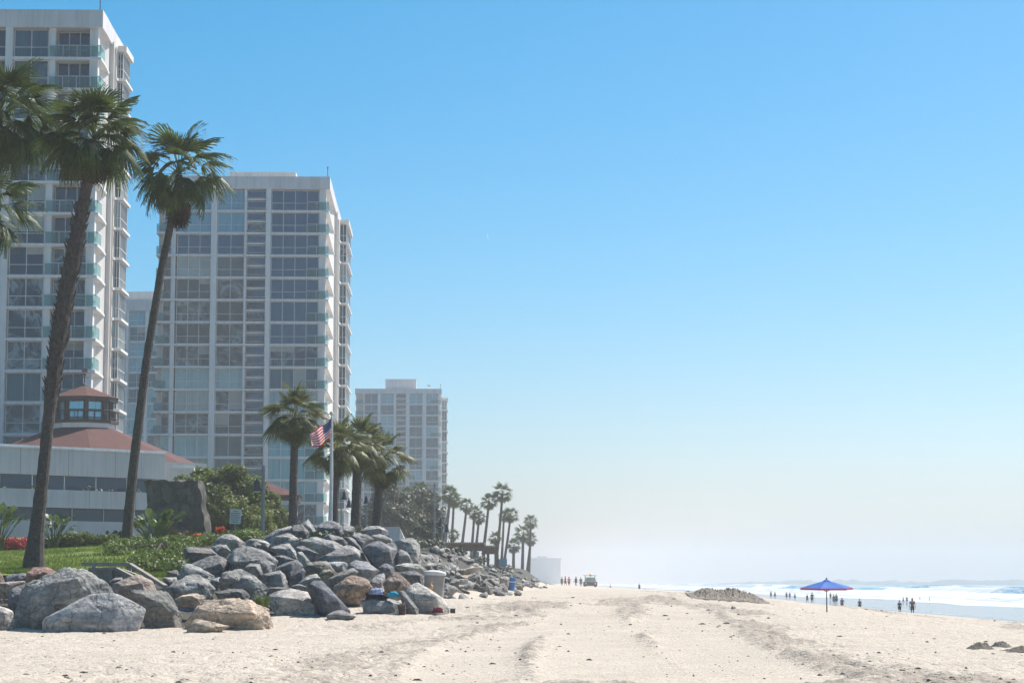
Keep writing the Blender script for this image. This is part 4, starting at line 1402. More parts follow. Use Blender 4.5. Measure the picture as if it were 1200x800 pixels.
# ------------------------------------------------------------------ low seaside building with a red roof
def low_building():
    e = at(194, 531, 185.5)
    root = empty('seaside_restaurant', (e.x, 185.5, 0), math.atan2(10.5, 11.4))
    tag(root, 'low grey building with ribbon windows, red roof and a glazed cupola', 'building')
    L = -44
    m = MB(); m.box(L, 0, 0, 12, 9.95, 12.15); m.box(.002, 4.6, .6, 9, 8.5, 11.45); m.build('upper_wall', M['stucco'], root)
    for k in range(9):
        x = -4.9 - k * 4.4
        m = MB(); m.box(x, x + .035, -.004, .0, 9.96, 12.15); m.build('wall_joint', M['parapet_dark'], root)
        m = MB(); m.box(x + 1, x + 1.035, -1.604, -1.60, 7.31, 8.71); m.build('wall_joint', M['parapet_dark'], root)
    m = MB(); m.box(L, 0.02, -.13, -.004, 12.02, 12.15); m.build('gutter', M['white'], root)
    m = MB(); m.box(L, 0.05, -.08, .3, 12.154, 12.28); m.build('coping', M['white'], root)
    m = MB(); m.box(-2.35, -2.27, -.05, -.003, 9.96, 12.15); m.build('downpipe', M['parapet'], root)
    m = MB(); m.box(L, -.4, .9, 11, 4.2, 9.94); m.build('inner_wall', M['dark_gap'], root)
    m = MB(); m.box(L, 1.2, -1.6, -1.3, 7.30, 8.72); m.box(.9, 1.2, -1.297, .9, 7.3, 8.72); m.build('planter_wall', M['stucco'], root)
    m = MB(); m.box(L, .89, -1.29, .89, 7.32, 7.5); m.build('planter_floor', M['stucco'], root)
    m = MB(); m.box(L, -2.6, -2.2, -1.9, 2.5, 6.25); m.build('lower_wall', M['stucco'], root)
    for z0, z1, y in ((8.0, 9.93, .55), (5.4, 7.29, -.7)):
        for k in range(14):
            x1 = -.45 - k * 2.95
            f = MB()
            f.box(x1 - .08, x1, y - .08, y + .05, z0, z1); f.box(x1 - 2.86, x1 - .083, y - .05, y + .03, z0, z0 + .06)
            w = f.build('ribbon_window', M['white'], root)
            g = MB(); g.box(x1 - 2.86, x1 - .083, y, y + .04, z0 + .065, z1); g.build('pane', M['glass_navy'], w)
    # plants along the planter
    f = foliage([((-38 + k * 1.25 + random.Random(k).uniform(-.4, .4), -.6, 8.55), (.75, .4, .35 + .25 * random.Random(k + 50).random())) for k in range(30) if random.Random(k + 9).random() > .35], 1500, .28, 5, M['bush_dark'])
    link('planter_shrubs', f, root)
    # roof: an eight sided hip in world-parallel placement
    ce = root.matrix_world.inverted()
    c = Vector((xat(98, 194, 500), 194.0, 0)) - Vector((e.x, 185.5, 0))
    a = -math.atan2(10.5, 11.4)
    cl = (c.x * math.cos(a) - c.y * math.sin(a), c.x * math.sin(a) + c.y * math.cos(a))
    m = MB(); m.frustum(cl, 11.9, 2.7, 11.05, 14.75, 8, ph=R(22.5 - 5)); rf = m.build('roof', M['tiles'], root)
    m = MB(); m.frustum(cl, 12.2, 12.2, 10.8, 11.04, 8, ph=R(22.5 - 5)); m.build('eave', M['stucco'], rf)
    # cupola
    ph = R(22.5 - 5)
    m = MB(); m.frustum(cl, 2.75, 2.75, 14.6, 15.15, 8, ph=ph); cu = m.build('cupola_base', M['white'], root)
    m = MB(); m.frustum(cl, 3.05, 3.05, 15.154, 15.42, 8, ph=ph); m.build('cupola_deck', M['dark_wood'], root)
    for k in range(8):
        m = MB()
        t = ph + k * math.pi / 4
        x, y = cl[0] + 2.3 * math.cos(t), cl[1] + 2.3 * math.sin(t)
        m.box(x - .16, x + .16, y - .16, y + .16, 15.424, 17.1)
        m.build('cupola_post', M['dark_wood'], root)
    m = MB(); m.frustum(cl, 2.2, 2.2, 15.43, 17.05, 8, ph=ph); m.build('cupola_glazing', M['glass_lantern'], root)
    m = MB()
    for k in range(8):
        t = ph + k * math.pi / 4; t2 = t + math.pi / 4
        A = Vector((cl[0] + 2.95 * math.cos(t), cl[1] + 2.95 * math.sin(t), 0)); B = Vector((cl[0] + 2.95 * math.cos(t2), cl[1] + 2.95 * math.sin(t2), 0))
        m.tube([A + Vector((0, 0, 16.25)), B + Vector((0, 0, 16.25))], .06, 6)
        m.tube([A + Vector((0, 0, 15.6)), B + Vector((0, 0, 15.6))], .04, 6)
        for q in (0, .33, .66):
            P = A.lerp(B, q)
            m.tube([P + Vector((0, 0, 15.425)), P + Vector((0, 0, 16.25))], .05, 6)
    m.build('cupola_railing', M['dark_wood'], root)
    m = MB(); m.frustum(cl, 2.95, 2.95, 17.06, 17.42, 8, ph=ph); m.build('cupola_fascia', M['dark_wood'], root)
    m = MB(); m.frustum(cl, 3.1, .25, 17.424, 18.5, 8, ph=ph); m.build('cupola_roof', M['tiles'], root)
    m = MB()
    c3 = (cl[0], cl[1])
    m.lathe([(.25, 18.5), (.2, 18.65), (.05, 18.75), (.05, 19.4), (.16, 19.5), (.16, 19.62), (.02, 19.7)], 10, c3)
    m.tube([(cl[0] - .45, cl[1], 19.3), (cl[0] + .45, cl[1], 19.3)], .035, 6)
    m.box(cl[0] - .3, cl[0] + .25, cl[1] - .02, cl[1] + .02, 19.72, 20.05)
    m.build('weathervane', M['dark_metal'], root)


def foliage(blobs, n, size, seed, mat, name='foliage', aspect=1.0, down=0.0):
    """n leaf faces spread through lumpy blobs: (centre, radii)"""
    r = np.random.RandomState(seed)
    C = np.array([b[0] for b in blobs], float); A = np.array([b[1] for b in blobs], float)
    wgt = (A[:, 0] * A[:, 1] + A[:, 0] * A[:, 2] + A[:, 1] * A[:, 2]); wgt /= wgt.sum()
    idx = r.choice(len(blobs), n, p=wgt)
    d = r.normal(size=(n, 3)); d /= np.linalg.norm(d, axis=1)[:, None]
    lump = 1 + 0.28 * np.sin(d[:, 0] * 5 + idx) * np.cos(d[:, 2] * 6 + 2 * idx) + 0.15 * np.sin(d[:, 1] * 11 + idx)
    rad = (0.35 + 0.65 * r.rand(n) ** .45) * lump
    P = C[idx] + d * A[idx] * rad[:, None]
    nrm = d * 0.6 + r.normal(size=(n, 3)) * 0.7 + np.array([0, 0, .35])
    nrm /= np.linalg.norm(nrm, axis=1)[:, None]
    t = np.cross(nrm, r.normal(size=(n, 3))); t /= np.linalg.norm(t, axis=1)[:, None]
    b = np.cross(nrm, t)
    s = size * (0.6 + 0.8 * r.rand(n))[:, None]
    V = np.stack([P - t * s * .5 * aspect, P - b * s * .28 + nrm * s * .06, P + t * s * .5 * aspect, P + b * s * .28 + nrm * s * .06], 1).reshape(-1, 3)
    Q = np.arange(n * 4).reshape(n, 4)
    return np_mesh(name, V, Q, mat, smooth=False)


M['glass_navy'] = mat_glass('glass_navy', (0.006, 0.026, 0.068), (0.010, 0.036, 0.08), 0.3, gloss=0.04)
M['parapet_dark'] = simple('dark_joint', (0.16, 0.155, 0.15), 0.9)  # dark grey of the thin upright joints in the walls
M['glass_lantern'] = mat_glass('glass_lantern', (0.05, 0.12, 0.15), (0.16, 0.26, 0.28), 0.5, gloss=0.3)
low_building()

# dark stone wall beside it
P0 = at(178, 629, 149); P1 = at(243.5, 629, 146); P2 = at(231, 562, 147); P3 = at(168, 563, 149.5)
m = MB()
bm = bmesh.new()
th = 2.2
ring = [(P0.x, P0.y, 3.6), (P1.x, P1.y, 3.6), (P2.x, P2.y, P2.z), (P3.x, P3.y, P3.z)]
m.add(ring + [(x + .1, y + th, z) for x, y, z in ring], [(0, 1, 2, 3), (7, 6, 5, 4), (1, 0, 4, 5), (2, 1, 5, 6), (3, 2, 6, 7), (0, 3, 7, 4)])
o = m.build('stone_wall', M['stonework'])
bm.from_mesh(o.data)
bmesh.ops.subdivide_edges(bm, edges=bm.edges[:], cuts=22, use_grid_fill=True)
for v in bm.verts:
    v.co += Vector((mnoise.noise(v.co * 1.1), mnoise.noise(v.co * 1.1 + Vector((9, 3, 1))), mnoise.noise(v.co * 1.3 + Vector((1, 7, 5))))) * .2
bm.to_mesh(o.data); bm.free()
tag(o, 'dark rough stone wall with a slanting right edge beside the green bush', 'wall')

# small red roofed house behind the bush
e = at(346, 600, 205)
root = empty('red_roofed_house', (e.x, 205, 0), R(4))
tag(root, 'small house with a low red roof half hidden behind the green bush', 'house')
za, zb_, zc = zat(567, 205), zat(580, 205), zat(586, 205)
m = MB(); m.box(-9, 0, .5, 8, 3.5, zc); m.build('wall', M['white'], root)
m = MB(); m.box(-9.5, .3, .2, 8.3, zc + .004, zb_ + .02); m.build('fascia', M['dark_wood'], root)
m = MB()
m.add([(-9.8, -.2, zb_ + .03), (.5, -.2, zb_ + .03), (.5, 8.5, zb_ + .03), (-9.8, 8.5, zb_ + .03), (-8, 4, za + .55), (-3.2, 4, za + .55)], [(0, 1, 5, 4), (1, 2, 5), (2, 3, 4, 5), (3, 0, 4), (3, 2, 1, 0)])
m.build('roof', M['tiles'], root)
w1, g1 = window_mesh(-2.6, -.3, 2, zc - 6.3, tr=False)
w = link('window', w1, root); w.location = (0, .38, 6.0)
g = link('pane', g1, w); set_mat(g, M['glass_teal'])

# pale hazy hotel far down the beach
e = at(657, 673, 2600)
root = empty('beach_hotel', (e.x, 2600, 0), R(1))
tag(root, 'pale hazy flat roofed building far down the beach behind the last palm trees', 'building')
z1 = zat(653.5, 2600)
m = MB(); m.box(-36, 0, 0, 55, -2, z1 - 2); m.build('wall', M['cream'], root)
m = MB(); m.box(-36.8, .8, -.8, 55.8, z1 - 1.996, z1); m.box(-27, -16, 7, 17, z1 + .004, z1 + 2.3); m.build('roof', M['parapet'], root)
for fz in (10.7, 16.8, 22.8):
    for k in range(8):
        x = -34.6 + k * 4.25
        if fz + 3.4 > z1 - 2:
            continue
        f = MB(); f.box(x, x + 3.0, -.08, -.004, fz, fz + 3.2); f.build('window', M['cream'], root)
M['grass_blade'] = leafy('grass_blade', (0.075, 0.12, 0.016), (0.15, 0.21, 0.028), (0.26, 0.30, 0.06), 0.5, 0.42)
# ------------------------------------------------------------------ palms
def frond_arrays(L, fan, blades, r, droop=0.5, width=2.3):
    """one fan leaf growing along +x from the origin: petiole then a folded fan of blades"""
    V = []; Q = []
    # petiole
    pw = 0.028
    n0 = len(V)
    for k in range(4):
        t = k / 3
        x = L * t; z = 0.10 * L * math.sin(t * 1.6) - droop * 0.18 * L * t * t
        V += [(x, -pw * (1 - .5 * t), z), (x, pw * (1 - .5 * t), z)]
    for k in range(3):
        a = n0 + 2 * k
        Q.append((a, a + 1, a + 3, a + 2))
    ex, ez = L, 0.10 * L * math.sin(1.6) - droop * .18 * L
    tilt = -0.25 - droop * 0.5
    for b in range(blades):
        a = (b / (blades - 1) - .5) * 2 * width * .62
        ln = fan * (1.0 - .30 * abs(a / (width * .62)) ** 2) * r.uniform(.88, 1.08)
        hw = fan * .62 * width * 1.25 / blades * .5
        fold = 0.035 * (1 if b % 2 else -1) * fan
        prev = None
        da = r.uniform(-.03, .03)
        for k in range(4):
            t = (0.04, .42, .75, 1.0)[k]
            wv = hw * (0.25, .95, .55, .04)[k] * 1.0
            rad = ln * t
            ca, sa = math.cos(a + da), math.sin(a + da)
            dz = tilt * rad * .55 + fold * (0, 1, .8, 0)[k] - (droop + .35) * .62 * ln * max(0, t - .40) ** 1.6 * (1 + .5 * abs(sa))
            px = ex + ca * rad * (1 - .16 * droop * t * t); py = sa * rad
            pz = ez + dz
            V += [(px + sa * wv, py - ca * wv, pz - abs(fold) * .5), (px - sa * wv, py + ca * wv, pz + abs(fold) * .5)]
            i = len(V) - 2
            if prev is not None:
                Q.append((prev, prev + 1, i + 1, i))
            prev = i
    return np.array(V), np.array(Q)


def crown_mesh(name, n, L, fan, blades, mat, seed, lo=-50, hi=80, dead=False, spread=1.0):
    r = random.Random(seed)
    Vs = []; Qs = []; off = 0
    variants = [frond_arrays(1.0, fan / L, blades, random.Random(seed * 7 + k), droop=d) for k, d in enumerate((.15, .35, .55, .8, 1.0))]
    for k in range(n):
        t = (k + .5) / n
        el = hi + (lo - hi) * t ** .85 + r.uniform(-9, 9)
        az = k * 137.5 + r.uniform(-20, 20)
        vi = min(4, max(0, int((1 - (el - lo) / (hi - lo + 1e-6)) * 5 + r.uniform(-.7, .7))))
        if dead:
            vi = 4
        V, Q = variants[vi]
        sc = L * r.uniform(.82, 1.12) * (1.0 if el > -20 else .86)
        roll = r.uniform(-.5, .5)
        m = Matrix.Rotation(R(az), 3, 'Z') @ Matrix.Rotation(-R(el), 3, 'Y') @ Matrix.Rotation(roll, 3, 'X')
        W = V @ np.array(m).T * sc
        W[:, :2] *= spread
        # gravity pulls the tips down
        d = np.linalg.norm(W[:, :2], axis=1)
        W[:, 2] -= 0.045 * d * d / max(L, .1) * (1 if el < 60 else .3)
        W[:, 2] += 0.012 * L * (n - k) / n * 8 * .6
        Vs.append(W); Qs.append(Q + off); off += len(V)
    return np_mesh(name, np.concatenate(Vs), np.concatenate(Qs), mat, smooth=False)


def trunk_mesh(path, rads, seed, shag=None):
    """path in metres; rings of old leaf scars; shag=(t0,t1) carries rough leaf bases"""
    r = random.Random(seed)
    path = [Vector(p) for p in path]
    # resample
    cum = [0]
    for a, b in zip(path, path[1:]):
        cum.append(cum[-1] + (b - a).length)
    T = cum[-1]
    n = int(max(26, T * 4.2))
    P = []; RR = []
    zs = np.array(cum)
    pa = np.array([p[:] for p in path])
    # smooth spline through the points
    for i in range(n + 1):
        s = T * i / n
        x = [np.interp(s, zs, pa[:, k]) for k in range(3)]
        P.append(Vector(x)); RR.append(float(np.interp(s / T, np.linspace(0, 1, len(rads)), rads)))
    for _ in range(6):
        P = [P[0]] + [(P[i - 1] + P[i] * 2 + P[i + 1]) / 4 for i in range(1, n)] + [P[-1]]
    RR = [q * (1 + .035 * math.sin(i * 2.1) + r.uniform(-.03, .03)) for i, q in enumerate(RR)]
    m = MB()
    m.tube(P, RR, 12)
    if shag:
        k = 0
        for i in range(n):
            t = i / n
            if not (shag[0] < t < shag[1]):
                continue
            for q in range(7):
                a = q * 2 * math.pi / 7 + i * .9 + r.uniform(-.2, .2)
                d = Vector((math.cos(a), math.sin(a), 0))
                e = Vector((-math.sin(a), math.cos(a), 0))
                b0 = P[i] + d * RR[i] * .85 + Vector((0, 0, r.uniform(-.1, .1)))
                ln = r.uniform(.16, .34)
                tip = b0 + d * ln * .55 + Vector((0, 0, ln * r.uniform(.4, 1.0)))
                wd = r.uniform(.05, .09)
                m.add([b0 - e * wd, b0 + e * wd, tip + e * wd * .5, tip - e * wd * .5, b0 + d * .05 - Vector((0, 0, .12))],
                      [(0, 1, 2, 3), (4, 1, 0), (4, 2, 1), (4, 0, 3), (4, 3, 2)])
    return m.mesh('trunk', M['trunk'], smooth=False), P[-1]


def palm(label, pxpath, Y, rads, L, fan, n, seed, group, shag=None, leaf='palm_leaf', blades=26, ndead=14, lo=-55, hi=82, dead_len=.8, base_drop=.5, name='palm_tree'):
    pts = [at(px, py, Y) for px, py in pxpath]
    base = pts[0].copy()
    root = empty(name, base)
    tag(root, label, 'palm tree', group)
    loc = [p - base for p in pts]
    loc[0] = loc[0] - Vector((0, 0, base_drop))
    tm, top = trunk_mesh(loc, rads, seed, shag)
    link('trunk', tm, root)
    c = link('crown', crown_mesh('crown', n, L, fan, blades, M[leaf], seed + 100, lo, hi), root)
    c.location = top
    if ndead:
        d = link('dead_leaf_skirt', crown_mesh('dead_leaf_skirt', ndead, L * dead_len, fan * .75, 12, M['palm_dead'], seed + 300, lo=-88, hi=-62, dead=True, spread=.8), root)
        d.location = top - Vector((0, 0, .15))
    return root


NP = 'tall palm trees before the towers'
palm('tall thick palm with a rough shaggy trunk leaning right, in front of the nearest tower',
     [(38, 670), (42, 630), (50, 560), (58, 480), (68, 400), (80, 330), (93, 262), (106, 195), (110, 165)], 80.0,
     [.46, .27, .215, .22, .27, .30, .27, .21, .20], 1.10, 1.08, 58, 11, NP, shag=(.42, .86), blades=28, ndead=26, dead_len=.85, lo=-42)
palm('slender palm tree with a smooth thin trunk between the two nearest towers',
     [(147, 648), (150, 610), (157, 540), (172, 420), (190, 310), (203, 250), (210, 205)], 97.0,
     [.27, .215, .20, .185, .175, .16, .15], 1.30, 1.15, 50, 23, NP, blades=26, ndead=34, dead_len=1.35, lo=-50)
palm('palm tree at the left edge of the photo with only its crown in view',
     [(-62, 690), (-52, 560), (-28, 330), (-6, 160), (-2, 140)], 84.0, [.4, .25, .24, .22, .2], 1.45, 1.25, 62, 37, NP, shag=(.5, .9), blades=28, ndead=24, lo=-45)
palm('low palm crown poking in at left edge below the higher crown',
     [(-70, 690), (-55, 500), (-24, 250)], 90.0, [.35, .22, .2], 1.5, 1.2, 40, 41, NP, blades=26, ndead=10)
MP = 'stout palm trees by the flagpole'
palm('stout palm tree with a full green crown left of the flagpole', [(343, 618), (344, 560), (346, 490)], 113.0, [.24, .205, .20], .90, .90, 48, 53, MP,
     leaf='palm_leaf_warm', blades=24, ndead=22, dead_len=.85, lo=-62)
palm('palm tree right behind the flagpole', [(390, 618), (392, 570), (394, 528)], 116.0, [.28, .25, .24], .95, .88, 46, 59, MP, leaf='palm_leaf_warm', blades=22, ndead=24, dead_len=.9, lo=-66)
palm('middle palm of the cluster right of the flagpole with yellowing fronds', [(416, 618), (418, 570), (420, 524)], 120.0, [.28, .26, .24], .95, .92, 46, 67, MP, leaf='palm_leaf_warm', blades=22, ndead=18, lo=-60)
palm('rightmost palm of the cluster with long drooping brown fronds', [(440, 618), (443, 585), (448, 540)], 124.0, [.28, .24, .22], 1.0, .95, 42, 71, MP, leaf='palm_leaf_warm', blades=22, ndead=28, dead_len=1.05, lo=-70)

# palms far along the beach
FP = 'slim palm trees far along the beach'
far_m = [crown_mesh('crown', 44, 1.15, 1.0, 13, M['palm_leaf'], 400 + k, -60, 80) for k in range(3)]
far_d = crown_mesh('dead_leaf_skirt', 16, 1.0, .7, 9, M['palm_dead'], 450, -86, -55, dead=True, spread=.8)


def far_palm(label, top, foot, Y, rpx, k, rad=.24):
    base = at(foot[0], foot[1], Y); tp = at(top[0], top[1], Y)
    root = empty('palm_tree', base)
    tag(root, label, 'palm tree', FP)
    mid = base.lerp(tp, .55) + Vector(((tp.x - base.x) * .08, 0, 0))
    tm, t2 = trunk_mesh([Vector((0, 0, -.8)), mid - base, tp - base], [rad * 1.25, rad, rad * .8], k)
    link('trunk', tm, root)
    s = rpx * Y / FPX / 2.0
    c = link('crown', far_m[k % 3], root); c.location = t2; c.scale = (s, s, s); c.rotation_euler = (0, 0, k * 1.3)
    d = link('dead_leaf_skirt', far_d, root); d.location = t2 - Vector((0, 0, .1)); d.scale = (s, s, s)


far_palm('leaning hazy palm tree at the right foot of the distant tower', (527.5, 581), (520, 640), 330, 13, 1)
far_palm('palm tree standing close behind the leaning one at the foot of the distant tower', (532, 586), (528.5, 640), 345, 11, 2, .2)
far_palm('short leaning palm tree left of a pair, above the pergola', (547, 593), (540.5, 640), 340, 10, 3, .2)
far_palm('left palm of the close pair above the pergola roof', (556, 601), (552.5, 642), 345, 9.5, 4, .2)
far_palm('right palm of the close pair above the pergola roof', (561.5, 607), (557, 642), 350, 9.5, 5, .2)
far_palm('tall palm tree rising over the middle of the pergola', (573, 588), (566, 644), 350, 11.5, 6, .22)
far_palm('tallest far palm tree with the biggest crown, right end of the pergola', (589, 578), (581, 656), 350, 13.5, 7, .22)
far_palm('thin straight palm tree just under the tallest far crown', (590.5, 605), (587.5, 658), 372, 8, 8, .2)
far_palm('palm right of the tallest far one, trunk leaning left towards its foot', (598.5, 604), (590, 658), 360, 10.5, 9, .2)
far_palm('small low palm tree in front of the pergola end', (580.5, 631), (581, 660), 320, 9, 10, .18)
far_palm('lone far palm tree at the right end of the grove', (622, 612), (619.5, 674), 430, 9.5, 11, .24)
far_palm('bushy palm tree in the last clump before the hotel', (613, 626), (612, 672), 440, 12, 12, .3)
far_palm('low bushy palm tree at left of the last clump', (602, 640), (601.5, 672), 430, 10, 13, .3)
far_palm('bushy palm tree right in the last clump, under the lone crown', (622, 632), (617, 674), 445, 9, 14, .3)
far_palm('palm crown rising from the hazy trees before the distant tower', (492, 575), (491, 640), 300, 12, 15, .22)
far_palm('second palm crown among hazy trees before the distant tower', (478, 580), (478, 640), 290, 11, 16, .22)
far_palm('small fuzzy palm behind the two bell lamps', (531, 627), (530.5, 650), 300, 8, 17, .18)

# ------------------------------------------------------------------ broadleaf trees and shrubs
def shrub(name, label, cat, base, blobs, n, leaf, seed, mat, trunk=None, group=None):
    root = empty(name, base)
    tag(root, label, cat, group)
    bl = [((b[0][0] - base[0], b[0][1] - base[1], b[0][2] - base[2]), b[1]) for b in blobs]
    link('crown' if trunk else 'foliage', foliage(bl, n, leaf, seed, M[mat], 'crown' if trunk else 'foliage'), root)
    r = random.Random(seed)
    m = MB()
    tr = trunk or 0.05
    for k, (c, a) in enumerate(bl[:7]):
        m.tube([(r.uniform(-.1, .1), r.uniform(-.1, .1), -.3), (c[0] * .4, c[1] * .4, max(.2, c[2] * .5)), (c[0], c[1], c[2])], [tr, tr * .7, tr * .25], 6)
    m.build('trunk' if trunk else 'stem', M['bark'], root)
    return root


def blobpx(px, py, Y, rpx, rz=None, dy=None):
    p = at(px, py, Y)
    a = rpx * Y / FPX
    return ((p.x, p.y, p.z), (a, dy or a, (rz or rpx) * Y / FPX))


Yb = 154
b = [blobpx(*q) for q in ((245, 574, Yb, 24, 22), (268, 565, Yb + 1, 26, 18), (290, 580, Yb, 24, 22), (225, 590, Yb - 1, 22, 26), (312, 598, Yb, 20, 20), (262, 600, Yb - 2, 30, 26), (295, 612, Yb - 2, 28, 20),
                          (328, 610, Yb, 15, 14), (238, 556, Yb + 1, 14, 9), (276, 553, Yb, 13, 8), (240, 618, Yb - 2, 26, 14), (215, 566, Yb + 1, 12, 9), (308, 582, Yb, 10, 9), (318, 585, Yb, 8, 8))]
shrub('bushy_tree', 'wide round green tree between the stone wall and the stout palm', 'tree', at(270, 634, Yb), b, 30000, .25, 5, 'bush', trunk=.22)
hz_trees = [((455, 597, 255, 26, 24), (440, 612, 255, 18, 16), (468, 610, 250, 22, 20), (452, 580, 257, 14, 9), (474, 590, 255, 13, 12)),
            ((492, 590, 262, 20, 16), (500, 604, 260, 18, 22), (485, 615, 258, 22, 20), (505, 585, 262, 10, 9), (475, 623, 256, 16, 12)),
            ((505, 622, 240, 14, 12), (490, 628, 238, 16, 11), (478, 634, 236, 12, 9))]
hl = ['left hazy grey green tree behind the bell lamps', 'right hazy grey green tree before the distant tower', 'low darker tree before the hazy trees, beside the layered rocks']
for k, q in enumerate(hz_trees):
    bl = [blobpx(*t) for t in q]
    shrub('hazy_tree', hl[k], 'tree', at(q[0][0], 645, q[0][2]), bl, 6000, .55, 60 + k, 'grey_leaf' if k < 2 else 'bush_dark', trunk=.2, group='trees before the distant tower')

# ground cover by the stair rail, red flower bed, hedge, flowering plants
def cover(name, label, cat, spots, n, leaf, seed, mat):
    base = Vector((spots[0][0][0], spots[0][0][1], hz(spots[0][0][0], spots[0][0][1])))
    return shrub(name, label, cat, base, spots, n, leaf, seed, mat)


def gpx(px, py, Y, rpx, h):
    p = at(px, py, Y)
    z = hz(p.x, p.y)
    return ((p.x, p.y, z + h * .4), (rpx * Y / FPX, rpx * Y / FPX * .8, h))


sp = []
r = random.Random(4)
for k in range(46):
    t = r.random()
    px = 128 + 88 * r.random(); 
    lo_, hi_ = 644, 672 if px > 150 else 660
    Y = 79 + 16 * r.random()
    if px < 160 and Y < 87:
        continue
    p = at(px, 650, Y)
    sp.append(((p.x, p.y, hz(p.x, p.y) + .2), (.55, .55, .34)))
cover('ground_cover', 'bright green leafy ground cover shrub beside the stair rail', 'shrub', sp, 9000, .15, 9, 'cover')
sp = []
for k in range(26):
    px = 222 + 76 * r.random(); Y = 95 + 5 * r.random()
    p = at(px, 635, Y)
    sp.append(((p.x, p.y, hz(p.x, p.y) + .15), (.5, .5, .28)))
cover('ground_cover', 'narrow green strip of low shrubs behind the pale pointed boulder', 'shrub', sp, 4500, .14, 10, 'cover')
for (px, lab, s_) in ((8, 'red flowering shrub at left edge of the lawn', 1), (24, 'red flowering shrub touching the thick palm trunk', 2), (-8, 'red flowering shrub mostly outside the left edge', 3)):
    q = at(px, 645, 128); g = hz(q.x, q.y)
    bl = [((q.x + dx, q.y + dy, g + .45), (.42, .4, .42)) for dx, dy in ((-.35, 0), (.3, .1), (0, -.2), (.1, .4))]
    shrub('flowering_shrub', lab, 'shrub', (q.x, q.y, g), bl, 1300, .13, 20 + s_, 'red_flower', group='red flowering shrubs')
HB = ['dark low hedge shrub right of the thick palm trunk', 'broad green hedge shrub with upright leaves along the lawn', 'second hedge shrub along the back of the lawn', 'third hedge shrub halfway along the lawn', 'bushy hedge shrub left of the slender palm trunk', 'hedge shrub behind the slender palm trunk', 'hedge shrub behind the little white sign']
for k, px in enumerate((57, 76, 92, 106, 122, 140, 160)):
    q = at(px, 645, 127 + (k % 2)); g = hz(q.x, q.y)
    bl = [((q.x + dx, q.y + dy, g + .38 + .12 * (k % 3)), (.42, .4, .46)) for dx, dy in ((-.3, 0), (.3, .1), (0, -.2), (.5, .0), (-.5, .1))]
    shrub('hedge_shrub', HB[k], 'shrub', (q.x, q.y, g), bl, 1500, .2, 40 + k, 'bush_dark' if k in (0, 3, 5) else 'bush', group='hedge shrubs along the lawn')


def broad_plant(label, px, pyb, pyt, Y, n, seed, mat='strelitzia', spread=1.0, wide=.22, name='broadleaf_plant'):
    """a fan of upright stalks each with one broad leaf (strelitzia)"""
    q = at(px, pyb, Y); g = hz(q.x, q.y)
    h = at(px, pyt, Y).z - g
    root = empty(name, (q.x, q.y, g))
    tag(root, label, 'plant', 'broadleaf plants by the lawn')
    r = random.Random(seed)
    lv = MB(); st = MB()
    for k in range(n):
        az = r.uniform(0, 6.28); out = r.uniform(.15, .6) * spread
        d = Vector((math.cos(az), math.sin(az) * .7, 0))
        e = Vector((-d.y, d.x, 0)).normalized()
        hh = h * r.uniform(.45, .78)
        b0 = d * .15; p1 = d * out * .5 + Vector((0, 0, hh * .6)); p2 = d * out + Vector((0, 0, hh))
        st.tube([b0, p1, p2], [.035, .025, .015], 5)
        ln = h * r.uniform(.28, .42)
        dirv = (d * r.uniform(.4, 1.0) + Vector((0, 0, r.uniform(.5, 1.3)))).normalized()
        e = (e + Vector((0, 0, r.uniform(-.5, .5)))).normalized()
        w = wide * r.uniform(.8, 1.2)
        ps = []
        for t, ww in ((0, .1), (.25, .8), (.55, 1), (.8, .75), (1, .05)):
            c = p2 + dirv * ln * t - Vector((0, 0, .5 * ln * t * t * r.uniform(.5, 1)))
            ps.append((c - e * w * ww + Vector((0, 0, .06 * ww)), c, c + e * w * ww + Vector((0, 0, .06 * ww))))
        vs = [v for t in ps for v in t]
        fs = []
        for i in range(4):
            fs += [(3 * i, 3 * i + 1, 3 * i + 4, 3 * i + 3), (3 * i + 1, 3 * i + 2, 3 * i + 5, 3 * i + 4)]
        lv.add(vs, fs)
    lv.build('leaves', M[mat], root); st.build('stems', M['strelitzia'], root)
    return root


broad_plant('tall broad leaved plant right of the thick palm trunk', 62, 640, 598, 126, 26, 1, spread=1.5, wide=.2)
broad_plant('broad leaved plant at the left edge before the low building', -2, 636, 584, 124, 24, 2, spread=1.5)
broad_plant('big arching broad leaved plant in front of the dark stone wall', 180, 642, 594, 112, 44, 3, spread=2.2, wide=.22)
broad_plant('brown green spiky plant right of the little white sign', 212, 640, 621, 100, 60, 4, 'brown_leaf', 1.1, .05, 'spiky_plant')
for k, (px, py, lab) in enumerate(((230, 630, 'clump of orange flowers at the edge of the low shrubs'), (258, 622, 'orange flower clump just left of the square sign post'))):
    q = at(px, py, 99)
    g = hz(q.x, q.y)
    bl = [((q.x + dx, q.y, q.z + dz), (.13, .12, .16)) for dx, dz in ((0, 0), (.12, .1), (-.1, .05))]
    shrub('orange_flowers', lab, 'flowers', (q.x, q.y, g), bl, 130, .12, 80 + k, 'orange_flower', group='orange flowers')
